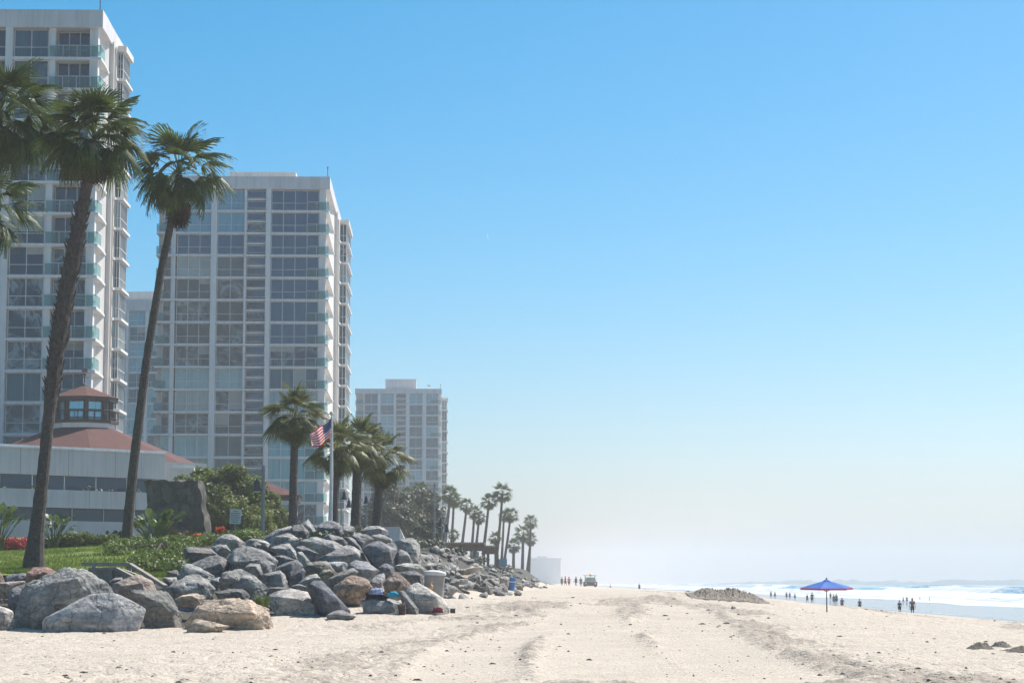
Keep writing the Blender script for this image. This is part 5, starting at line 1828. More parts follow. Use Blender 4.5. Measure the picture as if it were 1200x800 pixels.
# grass tuft between the boulders
q = at(307, 709, 68.2)
root = empty('grass_tuft', q)
tag(root, 'small bright green grass tuft between the cracked boulder and the big tan one', 'grass tuft')
m = MB(); r = random.Random(2)
for k in range(230):
    a = r.uniform(0, 6.28); rr_ = r.uniform(0, .22); b0 = Vector((rr_ * math.cos(a), rr_ * math.sin(a) * .7, -.05))
    ln = r.uniform(.22, .46); t = Vector((math.cos(a) * r.uniform(.05, .5), math.sin(a) * .3, 1)).normalized()
    e = Vector((-math.sin(a), math.cos(a), 0)) * .012
    m.add([b0 - e, b0 + e, b0 + t * ln * .6 + e * .8, b0 + t * ln * .6 - e * .8, b0 + t * ln + Vector((math.cos(a) * .08, 0, -.02))], [(0, 1, 2, 3), (3, 2, 4)])
m.build('blades', M['cover'], root)
# yellow flowering bush and shrubs on the revetment near the parasols
for k, (px, py, rp, mat, lab) in enumerate(((500, 652, 11, 'yellow_flower', 'yellowish flowering bush under the two yellow parasols'), (516, 655, 9, 'yellow_flower', 'smaller yellowish bush beside the seated person in black'),
                                       (536, 648, 7, 'grey_leaf', 'grey green bush behind the seated person in black'))):
    q = at(px, py, 150)
    bl = [blobpx(px + dx, py + dy, 150, rp * .6, rp * .5) for dx, dy in ((-rp * .5, 1), (rp * .5, 0), (0, -2))]
    shrub('bush', lab, 'bush', (q.x, q.y, q.z - .8), bl, 1500, .2, 90 + k, mat, group='bushes on the far bank')

# scrub along the top of the rubble bank
SC = ['low scrub on the bank top just right of the concrete bin', 'grey scrub on the bank behind the first rubble stones', 'scrub on the bank below the pergola left end', 'scrub on the bank below the pergola middle',
      'scrub on the bank below the pergola right end', 'far low scrub behind the blue trash can', 'farthest low scrub at the end of the bank', 'scrub between yellow parasols and rubble stones']
for k, (Y, q_, w_) in enumerate(((92, 6.2, 1.0), (106, 6.8, 1.2), (122, 7.0, 1.1), (140, 6.6, 1.3), (160, 6.2, 1.3), (190, 6.0, 1.5), (240, 5.5, 1.8), (132, 9.0, 1.3))):
    x = float(np.interp(Y, _toeY, _toeX)) - q_; g = hz(x, Y)
    bl = [((x + dx * w_, Y + dy, g + .25), (w_ * .7, w_ * .9, .38)) for dx, dy in ((-1.0, 0), (.2, -.8), (.9, .5), (-.3, 1.2))]
    shrub('scrub', SC[k], 'scrub', (x, Y, g), bl, 1500, .17, 120 + k, 'grey_leaf' if k % 2 else 'bush_dark', group='scrub on the rubble bank')

# short grass on the lawn
r = np.random.RandomState(31)
n = 42000
Y = 77.6 + 44 * r.rand(n) ** 1.7
e_ = -0.152 + 0.0005 * (Y - 80) - .002
X = Y * (e_ - r.rand(n) * (.26 + e_ + .0))
X = np.where(X / Y < -.26, -.26 * Y, X)
Z = H(X, Y) + .05
ln = .05 + .08 * r.rand(n); a = r.rand(n) * 6.28
P = np.stack([X, Y, Z], 1)
t = np.stack([.35 * np.cos(a), .35 * np.sin(a), np.ones(n)], 1) * ln[:, None]
e = np.stack([np.sin(a), -np.cos(a), np.zeros(n)], 1) * .016
V = np.stack([P - e, P + e, P + t + e * .25, P + t - e * .25], 1).reshape(-1, 3)
g_ = link('grass', np_mesh('grass', V, np.arange(n * 4).reshape(n, 4), M['grass_blade'], False))
tag(g_, kind='stuff')
# ------------------------------------------------------------------ flag
q = at(387.5, 612, 104)
zt = at(388, 487, 104).z
root = empty('flagpole', (q.x, 104, q.z - .6))
tag(root, 'white flagpole rising behind the boulder crest', 'flagpole')
m = MB(); hp = zt - (q.z - .6); m.lathe([(.085, 0), (.085, .1), (.07, hp * .5), (.045, hp)], 10); m.build('pole', M['pole_white'], root)
m = MB(); m.lathe([(.02, hp), (.09, hp + .06), (.10, hp + .12), (.07, hp + .19), (.01, hp + .22)], 10); m.build('finial', M['pole_white'], root)
m = MB(); m.lathe([(.22, -.05), (.22, .25), (.12, .35), (.09, .36)], 12); m.build('base', M['concrete'], root)
m = MB(); m.tube([(.08, -.05, 1.2), (.10, -.06, hp * .5), (.06, -.05, hp - .1)], .012, 5); m.build('halyard', M['pole_white'], root)

M['flag_red'] = leafy('flag_red', (0.55, 0.02, 0.035), (0.58, 0.02, 0.035), (0.6, 0.025, 0.04), 2, .45, .8)
M['flag_white'] = leafy('flag_white', (0.74, 0.73, 0.72), (0.75, 0.74, 0.73), (0.76, 0.75, 0.74), 2, .45, .8)
M['flag_blue'] = leafy('flag_blue', (0.014, 0.024, 0.13), (0.015, 0.025, 0.14), (0.016, 0.027, 0.15), 2, .35, .8)
mpx = 112 / FPX


def flag_pt(u, v):
    """u along the fly 0..1 (from the pole), v down the hoist 0..1; hangs in folds, blown to the left"""
    # hoist edge from (388,489) to (386.8,512); fly droops down to (362,526)
    ax = -24.5 * u ** 1.05
    top = 489 + 21 * u ** 1.15 + 2.0 * math.sin(u * 5)
    hoist = 22 - 6.5 * u + 3 * math.sin(u * 3.1)
    y = top + hoist * v + 1.0 * math.sin(u * 9 + v * 2)
    d = .16 * math.sin(u * 11 + v * 2.0) * u ** .6 + .10 * math.sin(u * 5 - v * 3)
    p = at(388.0 + ax + 1.2 * v * (u * 5 - 1) * .4, y, 104 - .05)
    return Vector((p.x, p.y + d, p.z))


f = MB()
NU, NV = 60, 39
for i in range(NU + 1):
    for j in range(NV + 1):
        f.v.append(tuple(flag_pt(i / NU, j / NV)))
for i in range(NU):
    for j in range(NV):
        a = i * (NV + 1) + j
        f.f.append((a, a + 1, a + NV + 2, a + NV + 1))
        st = int(j / NV * 13)
        f.m.append(2 if (i / NU < .4 and st < 7) else (0 if st % 2 == 0 else 1))
stars = []
fl = empty('flag', flag_pt(0, 0))
fo = f.mesh('cloth', [M['flag_red'], M['flag_white'], M['flag_blue']], True)
fo.transform(Matrix.Translation(-Vector(flag_pt(0, 0))))
link('cloth', fo, fl)
sm_ = MB()
for rw in range(9):
    for cl_ in range(6 if rw % 2 == 0 else 5):
        u0 = .4 * ((cl_ + (.5 if rw % 2 == 0 else 1.0)) / 6); v0 = 7 / 13 * (rw + .7) / 9.4
        c = flag_pt(u0, v0) - flag_pt(0, 0); eu = (flag_pt(u0 + .01, v0) - flag_pt(u0, v0)) / .01; ev = (flag_pt(u0, v0 + .01) - flag_pt(u0, v0)) / .01
        eu.normalize(); ev.normalize(); nn = eu.cross(ev).normalized()
        for sgn in (1, -1):
            vs = []
            for k in range(10):
                a = math.pi / 2 + k * math.pi / 5; rr_ = .030 if k % 2 == 0 else .012
                vs.append(c + nn * .012 * sgn + eu * math.cos(a) * rr_ - ev * math.sin(a) * rr_)
            sm_.add(vs, [tuple(range(10))])
sm_.build('stars', M['flag_white'], fl)
tag(fl, 'American flag with red and white stripes hanging from the white flagpole', 'flag')

# ------------------------------------------------------------------ lamps
M['lamp_glow'] = simple('lamp_lens', (0.75, 0.75, 0.72), 0.3)


def bell(m, c, r, h):
    m.lathe([(.03, h * 1.15), (.05, h), (r * .42, h * .93), (r * .55, h * .7), (r * .72, h * .35), (r, .03), (r, 0), (r * .9, 0)], 12, (c[0], c[1]))


def lamp_post(label, Y, px, pyt, pyb, heads, group='bell lamp posts', rad=.06):
    """heads: (px of lamp, py of the lamp's rim, radius px, height px, py of its arm)"""
    b0 = at(px, pyb, Y); t0 = at(px, pyt, Y)
    root = empty('street_lamp', (b0.x, Y, b0.z))
    tag(root, label, 'street lamp', group)
    H_ = t0.z - b0.z
    k = Y / FPX
    m = MB(); m.lathe([(rad * 1.9, -.8), (rad * 1.9, .25), (rad, .35), (rad * .85, H_), (.01, H_ + .02)], 10, (0, 0)); m.build('pole', M['metal'], root)
    for (lx, ly, lr, lh, ay) in heads:
        p = at(lx, ly, Y) - b0
        za = at(px, ay, Y).z - b0.z
        a = MB(); a.tube([(0, 0, za), (p.x * .6, 0, za + .02), (p.x, 0, za)], .03, 6) if abs(p.x) > .02 else None
        a.tube([(p.x, 0, za + .01), (p.x, 0, p.z + lh * k)], .022, 6)
        a.build('arm', M['metal'], root)
        s = MB(); bell(s, (0, 0), lr * k, lh * k); so_ = s.build('lamp_shade', M['dark_metal'], root, True); so_.location = (p.x, 0, p.z)
        g = MB(); g.lathe([(.001, -.10 * lr * k), (lr * k * .55, -.12 * lr * k), (lr * k * .88, .02)], 12); gg = g.build('lens', M['lamp_glow'], so_, True)


lamp_post('grey lamp post at the right edge of the bushy green tree, one bell lamp', 112, 307.5, 545, 640, [(301, 575.5, 6.2, 13, 561)], rad=.10)
lamp_post('lamp post between flagpole and palm with one bell lamp on a side arm', 128, 392.3, 560, 622, [(403.4, 585.5, 3.6, 9.5, 573.3)], rad=.07)
lamp_post('low lamp post left of the middle cluster palm, bell lamp facing right', 140, 399.8, 575, 624, [(409, 594.5, 3.6, 9, 583)], rad=.05)
lamp_post('lamp post between the two right cluster palms with bell lamps on crossed arms', 132, 429.3, 580, 622, [(429.3, 590, 3.6, 8.5, 579.5), (421.6, 604.5, 3, 8, 597.2), (440.4, 613, 4.4, 8.5, 597.2)], rad=.05)
lamp_post('tall thin pole without arms before the hazy trees', 170, 509, 566, 655, [], rad=.07)
lamp_post('far lamp post with one bell lamp left of the pergola', 165, 517.5, 600, 655, [(516, 617, 3.2, 9, 606)], rad=.05)
lamp_post('far lamp post with a bell lamp nearest the pergola corner', 170, 521, 608, 655, [(523.8, 623.5, 3.0, 9, 613)], rad=.05)

# ------------------------------------------------------------------ signs
M['sign_face'] = simple('sign_face', (0.62, 0.61, 0.58), 0.6, var=.04)
M['sign_ink'] = simple('sign_ink', (0.11, 0.11, 0.12), 0.7)
M['sign_face2'] = simple('sign_face_blue', (0.42, 0.50, 0.56), 0.6, var=.04)


def sign(label, px, Y, pyt, pym, pyb, wpx, lines, face='sign_face', lean=0.0, knob=False):
    k = Y / FPX
    b0 = at(px, pyb, Y); zt_ = at(px, pyt, Y).z - b0.z; zm = at(px, pym, Y).z - b0.z
    root = empty('sign', (b0.x, Y, b0.z))
    root.rotation_euler = (0, R(lean), 0)
    tag(root, label, 'sign')
    m = MB(); m.box(-.035, .035, .012, .07, -.5, zt_ + (.22 if knob else -.03)); m.build('post', M['pole_white'] if knob else M['metal'], root)
    w = wpx * k / 2
    m = MB(); m.box(-w, w, -.012, .009, zm, zt_); pn = m.build('panel', M[face], root)
    t = MB()
    r = random.Random(int(px))
    hh = zt_ - zm
    for i, (f0, f1) in enumerate(lines):
        z = zt_ - hh * (.16 + .74 * i / max(1, len(lines) - 1) * .95)
        x = -w + 2 * w * f0
        e = -w + 2 * w * f1
        while x < e:
            l = r.uniform(.05, .12) * 2 * w
            t.box(x, min(x + l, e), -.0165, -.0145, z - hh * .028, z + hh * .028)
            x += l + .035 * 2 * w
    t.build('lettering', M['sign_ink'], pn)


sign('square notice board with lines of text on a thin post above the boulders', 273.5, 99, 596, 613.5, 640, 13, [(.3, .7), (.12, .9), (.12, .86), (.14, .9), (.12, .8), (.2, .75)], lean=3)
sign('small white wide sign with a knob topped post by the ground cover', 175.8, 97, 631, 639.5, 650, 15.5, [(.15, .85), (.2, .8), (.15, .7)], 'sign_face2', knob=True)
sign('blank pale square sign standing in front of a yellow parasol', 503.3, 150, 634, 646.5, 664, 9.5, [], 'sign_face')

# ------------------------------------------------------------------ wooden stair rail
Yr = 73.5
root = empty('stair_rail', at(150, 690, Yr))
tag(root, 'weathered wooden stair rail bending down between lawn and boulders', 'stair rail')
o0 = Vector(root.location)


def rail_run(name, pts, half, dy=0.0):
    m = MB()
    P = [at(x, y, Yr + dyy + dy) - o0 for x, y, dyy in pts]
    for a, b in zip(P, P[1:]):
        d = (b - a).normalized(); up = Vector((0, 0, 1)); s = d.cross(up).normalized(); u = s.cross(d).normalized()
        h, w = half
        vs = [a - s * w - u * h, a + s * w - u * h, a + s * w + u * h, a - s * w + u * h, b - s * w - u * h, b + s * w - u * h, b + s * w + u * h, b - s * w + u * h]
        m.add(vs, [(0, 1, 2, 3), (7, 6, 5, 4), (0, 4, 5, 1), (1, 5, 6, 2), (2, 6, 7, 3), (3, 7, 4, 0)])
    return m.build(name, M['grey_wood'], root)


rail_run('top_rail', [(96, 660.5, 1.6), (152.5, 661.2, 1.6)], (.055, .07))
rail_run('sloping_rail', [(152.5, 661.2, 1.597), (194, 687, -.6)], (.055, .07))
rail_run('inner_rail', [(104, 666.6, .3), (137, 666.2, .3)], (.05, .06))
rail_run('inner_sloping_rail', [(137, 666.2, .297), (158, 677, -.6)], (.05, .06))
rail_run('inner_sloping_rail', [(144, 667.5, .9), (163, 675, .2)], (.04, .05))
m = MB()
P = [at(104, 667.6, .36 + Yr) - o0, at(137, 667.2, .36 + Yr) - o0, at(157, 677.2, -.5 + Yr) - o0]
lo_ = at(130, 690, Yr).z - o0.z - .3
for a, b in zip(P, P[1:]):
    t_ = Vector((0, .03, 0))
    vs = [Vector((a.x, a.y, lo_)), Vector((b.x, b.y, lo_)), b, a]
    vs += [v + t_ for v in vs]
    m.add(vs, [(0, 1, 2, 3), (7, 6, 5, 4), (0, 4, 5, 1), (1, 5, 6, 2), (2, 6, 7, 3), (3, 7, 4, 0)])
m.build('panel', M['grey_wood'], root)
for px, y0, y1, dy in ((130, 667, 684, .27), (137.5, 667, 690, .27), (152.5, 662, 680, 1.55), (174, 675, 692, .5), (192, 687, 698, -.5), (110, 661, 680, 1.55)):
    p = at(px, y0, Yr + dy) - o0; e = at(px, y1, Yr + dy) - o0
    m = MB(); m.box(p.x - .05, p.x + .05, p.y - .05, p.y + .05, e.z, p.z - .05); m.build('post', M['grey_wood'], root)

# ------------------------------------------------------------------ concrete drum, trash can, things left on the sand
k = 76.0 / FPX
q = at(508.5, 697, 76)
root = empty('concrete_drum', (q.x, 76, q.z)); root.rotation_euler = (R(-2), R(2), 0)
tag(root, 'squat round concrete bin with a pale rim behind the smooth leaning slab', 'concrete bin')
rd, hd = 12.6 * k, 27 * k
m = MB(); m.lathe([(rd * .86, -.15), (rd * .9, .02), (rd * .97, hd * .82), (rd * .985, hd * .84)], 28); m.build('body', M['concrete'], root, True)
m = MB(); m.lathe([(rd * .985, hd * .843), (rd * 1.05, hd * .86), (rd * 1.06, hd * .96), (rd * 1.0, hd), (rd * .45, hd + .05), (rd * .4, hd + .04), (rd * .38, hd * .7)], 28); m.build('lid_rim', M['pale_canvas'], root, True)
q = at(505, 687.5, 74.9)
root = empty('orange_float', q); tag(root, 'small orange tan float resting on the slab before the concrete bin', 'float')
m = MB(); m.lathe([(.005, -.09), (.06, -.07), (.085, 0), (.06, .07), (.02, .09), (.02, .13), (.004, .135)], 12); m.build('float_body', simple('float_orange', (.55, .28, .10), .5), root, True)
m = MB(); m.tube([(0, 0, .13), (.03, -.02, .17), (.08, -.03, .15)], .008, 5); m.build('cord', M['pale_canvas'], root)

k = 140 / FPX
q = at(598.5, 692, 140)
root = empty('trash_can', (q.x, 140, q.z)); root.rotation_euler = (0, R(4), 0)
tag(root, 'blue tapered beach trash can at the end of the rubble bank', 'trash can')
m = MB(); m.lathe([(.20, -.06), (.21, 0), (.28, .74), (.285, .76)], 20); m.build('body', M['blue_plastic'], root, True)
m = MB(); m.lathe([(.286, .763), (.33, .77), (.33, .84), (.29, .845), (.27, .80)], 20); m.build('rim', M['blue_plastic'], root, True)
m = MB(); m.lathe([(.275, .60), (.265, .55), (.262, .54)], 20); m.build('inner_bag', M['pale_canvas'], root, True)


def cloth_heap(name, label, cat, px, py, Y, w, h, mat, seed, d=None):
    q = at(px, py, Y)
    root_ = MB()
    v, F = ICO[4]
    r = np.random.RandomState(seed)
    P = v * np.array([w / 2, (d or w * .5) / 2, h])
    n = fnoise(v * 1.0, seed, 1.9, 4)
    rid = np.abs(fnoise(v, seed + 9, 3.3, 3))
    P = P * (1 + .35 * n + .35 * rid)[:, None]
    P[:, 2] = np.maximum(P[:, 2], -.03)
    o = link(name, np_mesh(name, P, F, M[mat]))
    o.location = (q.x, Y, q.z)
    tag(o, label, cat)
    return o


M['cloth_black'] = simple('black_cloth', (0.012, 0.012, 0.016), .9)
M['cloth_blue_white'] = simple('blue_white_cloth', (0.30, 0.34, 0.48), .9, var=.7, scale=6)
M['cloth_cyan'] = simple('cyan_cloth', (0.02, 0.36, 0.48), .8, var=.1)
M['cloth_maroon'] = simple('maroon_cloth', (0.15, 0.012, 0.03), .9, var=.3)
cloth_heap('clothing_pile', 'pile of black clothing lying on the low dark block', 'clothing', 441, 700, 70.3, .62, .22, 'cloth_black', 1)
cloth_heap('towel', 'rumpled blue and white towel on top of the black clothing', 'towel', 441, 695, 70.2, .42, .15, 'cloth_blue_white', 2)
cloth_heap('towel', 'bright cyan towel on the boulder right of the black clothing', 'towel', 461, 698, 70.2, .30, .13, 'cloth_cyan', 3)
cloth_heap('towel', 'maroon cloth lying at the foot of the smooth pale slab', 'towel', 513, 716.5, 69.2, .30, .13, 'cloth_maroon', 4)
q = at(530.5, 717, 70.5)
root = empty('cooler_box', (q.x, 70.5, q.z), R(14)); tag(root, 'tiny dark box on the sand right of the smooth pale slab', 'box')
m = MB(); m.box(-.07, .07, -.06, .06, -.03, .10); m.build('body', M['dark_metal'], root)
m = MB(); m.box(-.078, .078, -.066, .066, .103, .125); m.build('lid', M['metal'], root)


# ------------------------------------------------------------------ gulls
M['gull_white'] = simple('gull_white', (0.72, 0.72, 0.70), .7, var=.04)
M['gull_grey'] = simple('gull_grey', (0.22, 0.23, 0.25), .7)
M['gull_bill'] = simple('gull_bill', (0.5, 0.25, 0.03), .6)


def gull(label, loc, rz, span, fly=True, bank=0, body='gull_white', wing='gull_grey'):
    root = empty('seagull', loc, rz); tag(root, label, 'seagull')
    root.rotation_euler = (R(bank), 0, rz)
    s = span
    m = MB()
    prof = [(-.24, .008, .03), (-.16, .03, .025), (-.05, .065, .0), (.05, .07, .0), (.13, .05, .02), (.18, .045, .05), (.22, .04, .06), (.245, .012, .055)]
    m.tube([(x * s, 0, z * s) for x, rr_, z in prof], [rr_ * s for x, rr_, z in prof], 10)
    m.build('body', M[body], root, True)
    m = MB(); m.tube([(.24 * s, 0, .055 * s), (.29 * s, 0, .045 * s)], [.013 * s, .003 * s], 6); m.build('bill', M['gull_bill'], root)
    for sd in (-1, 1):
        w = MB()
        if fly:
            ps = [((.10, .05, .03), (-.06, .05, .03)), ((.13, .24, .12), (-.04, .24, .11)), ((.05, .42, .10), (-.05, .42, .09)), ((-.06, .56, .05), (-.09, .55, .05))]
        else:
            ps = [((.10, .066, .06), (.06, .07, -.02)), ((-.02, .078, .055), (-.04, .07, -.02)), ((-.16, .05, .05), (-.16, .045, .0)), ((-.30, .01, .035), (-.29, .012, .02))]
        vs = []
        for a, b in ps:
            vs += [(a[0] * s, sd * a[1] * s, a[2] * s), (b[0] * s, sd * b[1] * s, b[2] * s)]
        vs += [(x, y, z - .012 * s) for x, y, z in vs]
        n = len(ps) * 2
        fs = []
        for i in range(len(ps) - 1):
            a = 2 * i
            fs += [(a, a + 2, a + 3, a + 1), (n + a + 1, n + a + 3, n + a + 2, n + a), (a, n + a, n + a + 2, a + 2), (a + 1, a + 3, n + a + 3, n + a + 1)]
        w.add(vs, fs); w.build('wing', M[wing], root)
    if not fly:
        for sd in (-1, 1):
            l = MB(); l.tube([(0, sd * .03 * s, -.05 * s), (.0, sd * .03 * s, -.22 * s)], .008 * s, 5); l.build('leg', M['gull_bill'], root)


gull('small white seagull flying alone high in the blue sky', at(571, 277.5, 150), R(80), .42, bank=78, wing='gull_white')
gull('tiny pale seagull gliding just above the distant tower roof', at(503, 452, 260), R(170), .9, bank=12, wing='gull_white')
q = at(547, 714, 72)
gull('grey seagull standing on the sand right of the tiny dark box', (q.x, 72, q.z + .08), R(205), .36, fly=False)

# ------------------------------------------------------------------ beach umbrella
Yu = 80.0
k = Yu / FPX
q = at(969, 718, Yu); top = at(969, 680, Yu)
root = empty('beach_umbrella', (q.x, Yu, q.z)); root.rotation_euler = (R(1.5), 0, 0)
tag(root, 'blue beach umbrella with a red edge standing in the sand', 'umbrella')
Hh = top.z - q.z
m = MB(); m.tube([(0, 0, -.35), (0, 0, Hh * .55)], .021, 8); m.tube([(0, 0, Hh * .552), (0, 0, Hh - .02)], .016, 8); m.build('pole', M['dark_metal'], root)
M['umb_blue'] = leafy('umbrella_blue', (0.05, 0.19, 0.62), (0.055, 0.20, 0.64), (0.06, 0.21, 0.66), 2, .45, .7)
M['umb_red'] = leafy('umbrella_red', (0.75, 0.12, 0.10), (0.76, 0.13, 0.11), (0.78, 0.14, 0.12), 2, .45, .7)
ru = 31.5 * k
c = MB(); tr_ = MB(); rb = MB()
ph = R(8)
ztip = Hh; zr_ = Hh - 7.6 * k
N8 = 6
for i in range(N8):
    a0 = ph + i * 2 * math.pi / N8; a1 = ph + (i + 1) * 2 * math.pi / N8
    pv = None
    for j in range(6):
        t = j / 5
        row = []
        for s_ in range(5):
            u = s_ / 4
            A = Vector((math.cos(a0), math.sin(a0), 0)); B = Vector((math.cos(a1), math.sin(a1), 0))
            d = A.lerp(B, u) * (1 - .05 * math.sin(u * math.pi) * t)
            rr_ = .12 + (ru - .12) * t
            z = ztip - .02 - (ztip - zr_) * (t ** 1.12) - .035 * math.sin(u * math.pi) * t * (1 - t) * 2
            row.append(Vector((d.x * rr_, d.y * rr_, z)))
        if pv:
            for s_ in range(4):
                tgt = c
                tgt.add([pv[s_], pv[s_ + 1], row[s_ + 1], row[s_]], [(0, 1, 2, 3)])
                if j == 5:
                    tgt = tr_
                    dn = Vector((0, 0, -2.2 * k))
                    tgt.add([row[s_], row[s_ + 1], row[s_ + 1] + dn, row[s_] + dn], [(0, 1, 2, 3)])
        pv = row
    A = Vector((math.cos(a0), math.sin(a0), 0))
    e = A * (ru - .02); 
    rb.tube([(A.x * .05, A.y * .05, ztip - .07), (e.x * .5, e.y * .5, ztip - .05 - (ztip - zr_) * .46), (e.x, e.y, zr_ - .025)], .009, 5)
    rb.tube([(A.x * .03, A.y * .03, ztip - .38), (e.x * .5, e.y * .5, ztip - .06 - (ztip - zr_) * .46)], .007, 5)
cp = c.build('canopy', M['umb_blue'], root, False); tr_.build('edge_band', M['umb_red'], cp)
rb.build('ribs', M['dark_metal'], root)
m = MB(); m.frustum((0, 0), .17, .02, ztip - .015, ztip + .055, 6, ph=ph); m.build('top_cap', M['umb_blue'], root)
m = MB(); m.lathe([(.02, ztip + .05), (.03, ztip + .07), (.015, ztip + .11), (.002, ztip + .115)], 8); m.build('finial', M['dark_metal'], root)

# ------------------------------------------------------------------ kelp heaps
def heap(name, label, cat, prof, Y, dY, seed, mat, amp, group=None):
    """prof: outline of the crest in photo positions, left to right, with the foot under it"""
    n = 220; mrows = 60
    xs = [at(p[0], 700, Y).x for p in prof]
    top = [at(600, p[1], Y).z for p in prof]
    X = np.linspace(xs[0], xs[-1], n)
    T = np.interp(X, xs, top)
    V = []
    for j in range(mrows):
        v = j / (mrows - 1)
        yy = Y - dY * .55 + dY * v
        k_ = math.sin(math.pi * min(1, max(0, v))) ** .8
        g = H(X, np.full(n, yy)) - .06
        h = np.maximum(0, T - H(X, np.full(n, Y))) * (.12 + .88 * sstep(0, .28, (X - xs[0]) / (xs[-1] - xs[0])))
        e = sstep(0, .22, (X - xs[0]) / (xs[-1] - xs[0])) * sstep(0, .06, (xs[-1] - X) / (xs[-1] - xs[0]))
        sc = 1.4 / max(.3, h.max())
        nn = fbm(X * 3.4 * max(1, sc * .5), np.full(n, yy * 3.0 * max(1, sc * .5)), seed, 5, .72)
        z = g + h * k_ * (1 + .15 * nn) + amp * nn * k_ * e + (.05 if 0 < j < mrows - 1 else -.1)
        z[0] = g[0] - .1; z[-1] = g[-1] - .1
        V.append(np.stack([X, np.full(n, yy) + .25 * amp * nn, z], -1))
    V = np.array(V)
    o0_ = np.array([X.mean(), Y, float(V[:, :, 2].min())])
    o = link(name, np_mesh(name, (V - o0_).reshape(-1, 3), grid_quads(mrows, n), M[mat], True))
    o.location = o0_
    tag(o, label, cat, group)


heap('kelp_heap', 'long dark heap of kelp and sand on the beach ridge left of the umbrella', 'kelp heap',
     [(806, 691.5), (814, 689), (822, 687.2), (829, 689), (838, 692), (846, 692.5), (855, 691), (868, 693), (880, 696.5), (890, 700.5), (900, 706.5)], 103, 4.5, 5, 'kelp_sand', .13)
heap('kelp_clump', 'larger dark kelp clump on the sand near the right edge of the photo', 'kelp clump', [(1128, 763), (1134, 757), (1140, 754.5), (1145, 751.5), (1149, 753), (1153, 752.5), (1158, 757), (1163, 763)], 46.5, 1.0, 7, 'kelp', .035, 'dark kelp clumps on the near sand')
heap('kelp_clump', 'flat kelp clump between the larger one and the one at the frame edge', 'kelp clump', [(1158, 759), (1165, 752.5), (1171, 752), (1176, 753), (1180, 755.5), (1186, 760)], 48.5, .9, 8, 'kelp', .035, 'dark kelp clumps on the near sand')
heap('kelp_clump', 'kelp clump cut by the right edge of the photo', 'kelp clump', [(1172, 765), (1182, 760), (1193, 756), (1204, 757.5), (1214, 766)], 45.5, 1.1, 9, 'kelp', .035, 'dark kelp clumps on the near sand')
heap('kelp_clump', 'thin dark kelp strip on the sand below the long kelp heap', 'kelp clump', [(855, 711), (858, 709), (861, 710.5), (864, 712.5)], 84, .5, 10, 'kelp', .04)

# scraps of dry kelp, twigs and shell scattered on the sand
r = np.random.RandomState(12)
n = 5200
Y = 28 * (120 / 28) ** (r.rand(n) ** 1.5)
X = (r.rand(n) * 1.5 - .75) * .46 * Y * 1.05 + 0.02 * Y
pt = fbm(X * .22 + 5, Y * .055, 41, 4) + .25 * fbm(X * .05, Y * .03, 77, 2)
keep = (r.rand(n) < .10 + 1.6 * np.clip(pt, 0, .5) + .25 * sstep(2, 9, X)) & (inland(X, Y) < -.5) & (X - shore(Y) < 26)
X = X[keep]; Y = Y[keep]
Z = H(X, Y)
m = MB()
q = random.Random(3)
for x, y, z in zip(X, Y, Z):
    s = q.choice([.006, .008, .008, .010, .010, .014, .02, .032]) * (1.0 if y < 60 else 1.4)
    a = q.uniform(0, 3.14); c_, s__ = math.cos(a), math.sin(a)
    l = s * q.uniform(1, 3.2)
    vs = []
    for dx, dy, dz in ((-l, 0, 0), (0, -s * .6, 0), (l, 0, 0), (0, s * .6, 0), (-.3 * l, 0, s * .9), (.4 * l, 0, s * .7)):
        vs.append((x + dx * c_ - dy * s__, y + dx * s__ + dy * c_, z + .02 + dz))
    m.add(vs, [(0, 1, 4), (1, 5, 4), (1, 2, 5), (2, 3, 5), (3, 4, 5), (3, 0, 4), (0, 3, 2, 1)])
tag(m.build('debris', M['kelp']), kind='stuff')

# ------------------------------------------------------------------ pergola, parasols, canopy, truck
Yp = 230.0
kp = Yp / FPX
q = at(518, 664, Yp)
root = empty('pergola', (q.x, Yp, q.z))
tag(root, 'long brown timber pergola beyond the rubble bank', 'pergola')
zt_ = at(518, 635, Yp).z - q.z; W_ = 65 * kp
for nm, z0, z1 in (('beam', zt_ - .85, zt_ - .22),):
    for yy in (0, 2.2, 4.4):
        m = MB(); m.box(0, W_ * .74, yy, yy + .14, z0, z1); m.build('beam', M['brown_post'], root)
        m = MB(); m.box(W_ * .742, W_ * 1.0, yy, yy + .14, z0 - .32, z1 - .32); m.build('beam', M['brown_post'], root)
m = MB()
for i in range(24):
    x = W_ * .74 * i / 23; m.box(x, x + .12, -.6, 5.2, zt_ - .217, zt_)
m.build('slat_roof', M['brown_post'], root)
m = MB()
for i in range(9):
    x = W_ * .75 + W_ * .25 * i / 8; m.box(x, x + .12, -.5, 5.0, zt_ - .535, zt_ - .32)
m.build('slat_roof', M['brown_post'], root)
for x in (.02, .2, .38, .56, .72):
    for yy in (.02, 4.42):
        m = MB(); m.box(W_ * x, W_ * x + .26, yy, yy + .14, -.8, zt_ - .853); m.build('post', M['brown_post'], root)
for x in (.80, .97):
    for yy in (.02, 4.42):
        m = MB(); m.box(W_ * x, W_ * x + .24, yy, yy + .14, -.8, zt_ - 1.173); m.build('post', M['brown_post'], root)
m = MB(); m.box(W_ * .50, W_ * .66, .4, .6, -.6, zt_ * .62); m.build('pale_screen', M['pale_canvas'], root)
m = MB(); m.box(W_ * .1, W_ * .46, 3.0, 3.15, -.6, zt_ * .45); m.build('low_wall', M['pink_stone'], root)
q = at(589, 664, 235)
root = empty('blue_screen', (q.x, 235, q.z)); tag(root, 'pale blue canvas screen on two posts at the right end of the pergola', 'screen')
m = MB(); m.box(-.42, .42, 0, .03, .1, .85); m.build('canvas', simple('blue_canvas', (.16, .36, .48), .8), root)
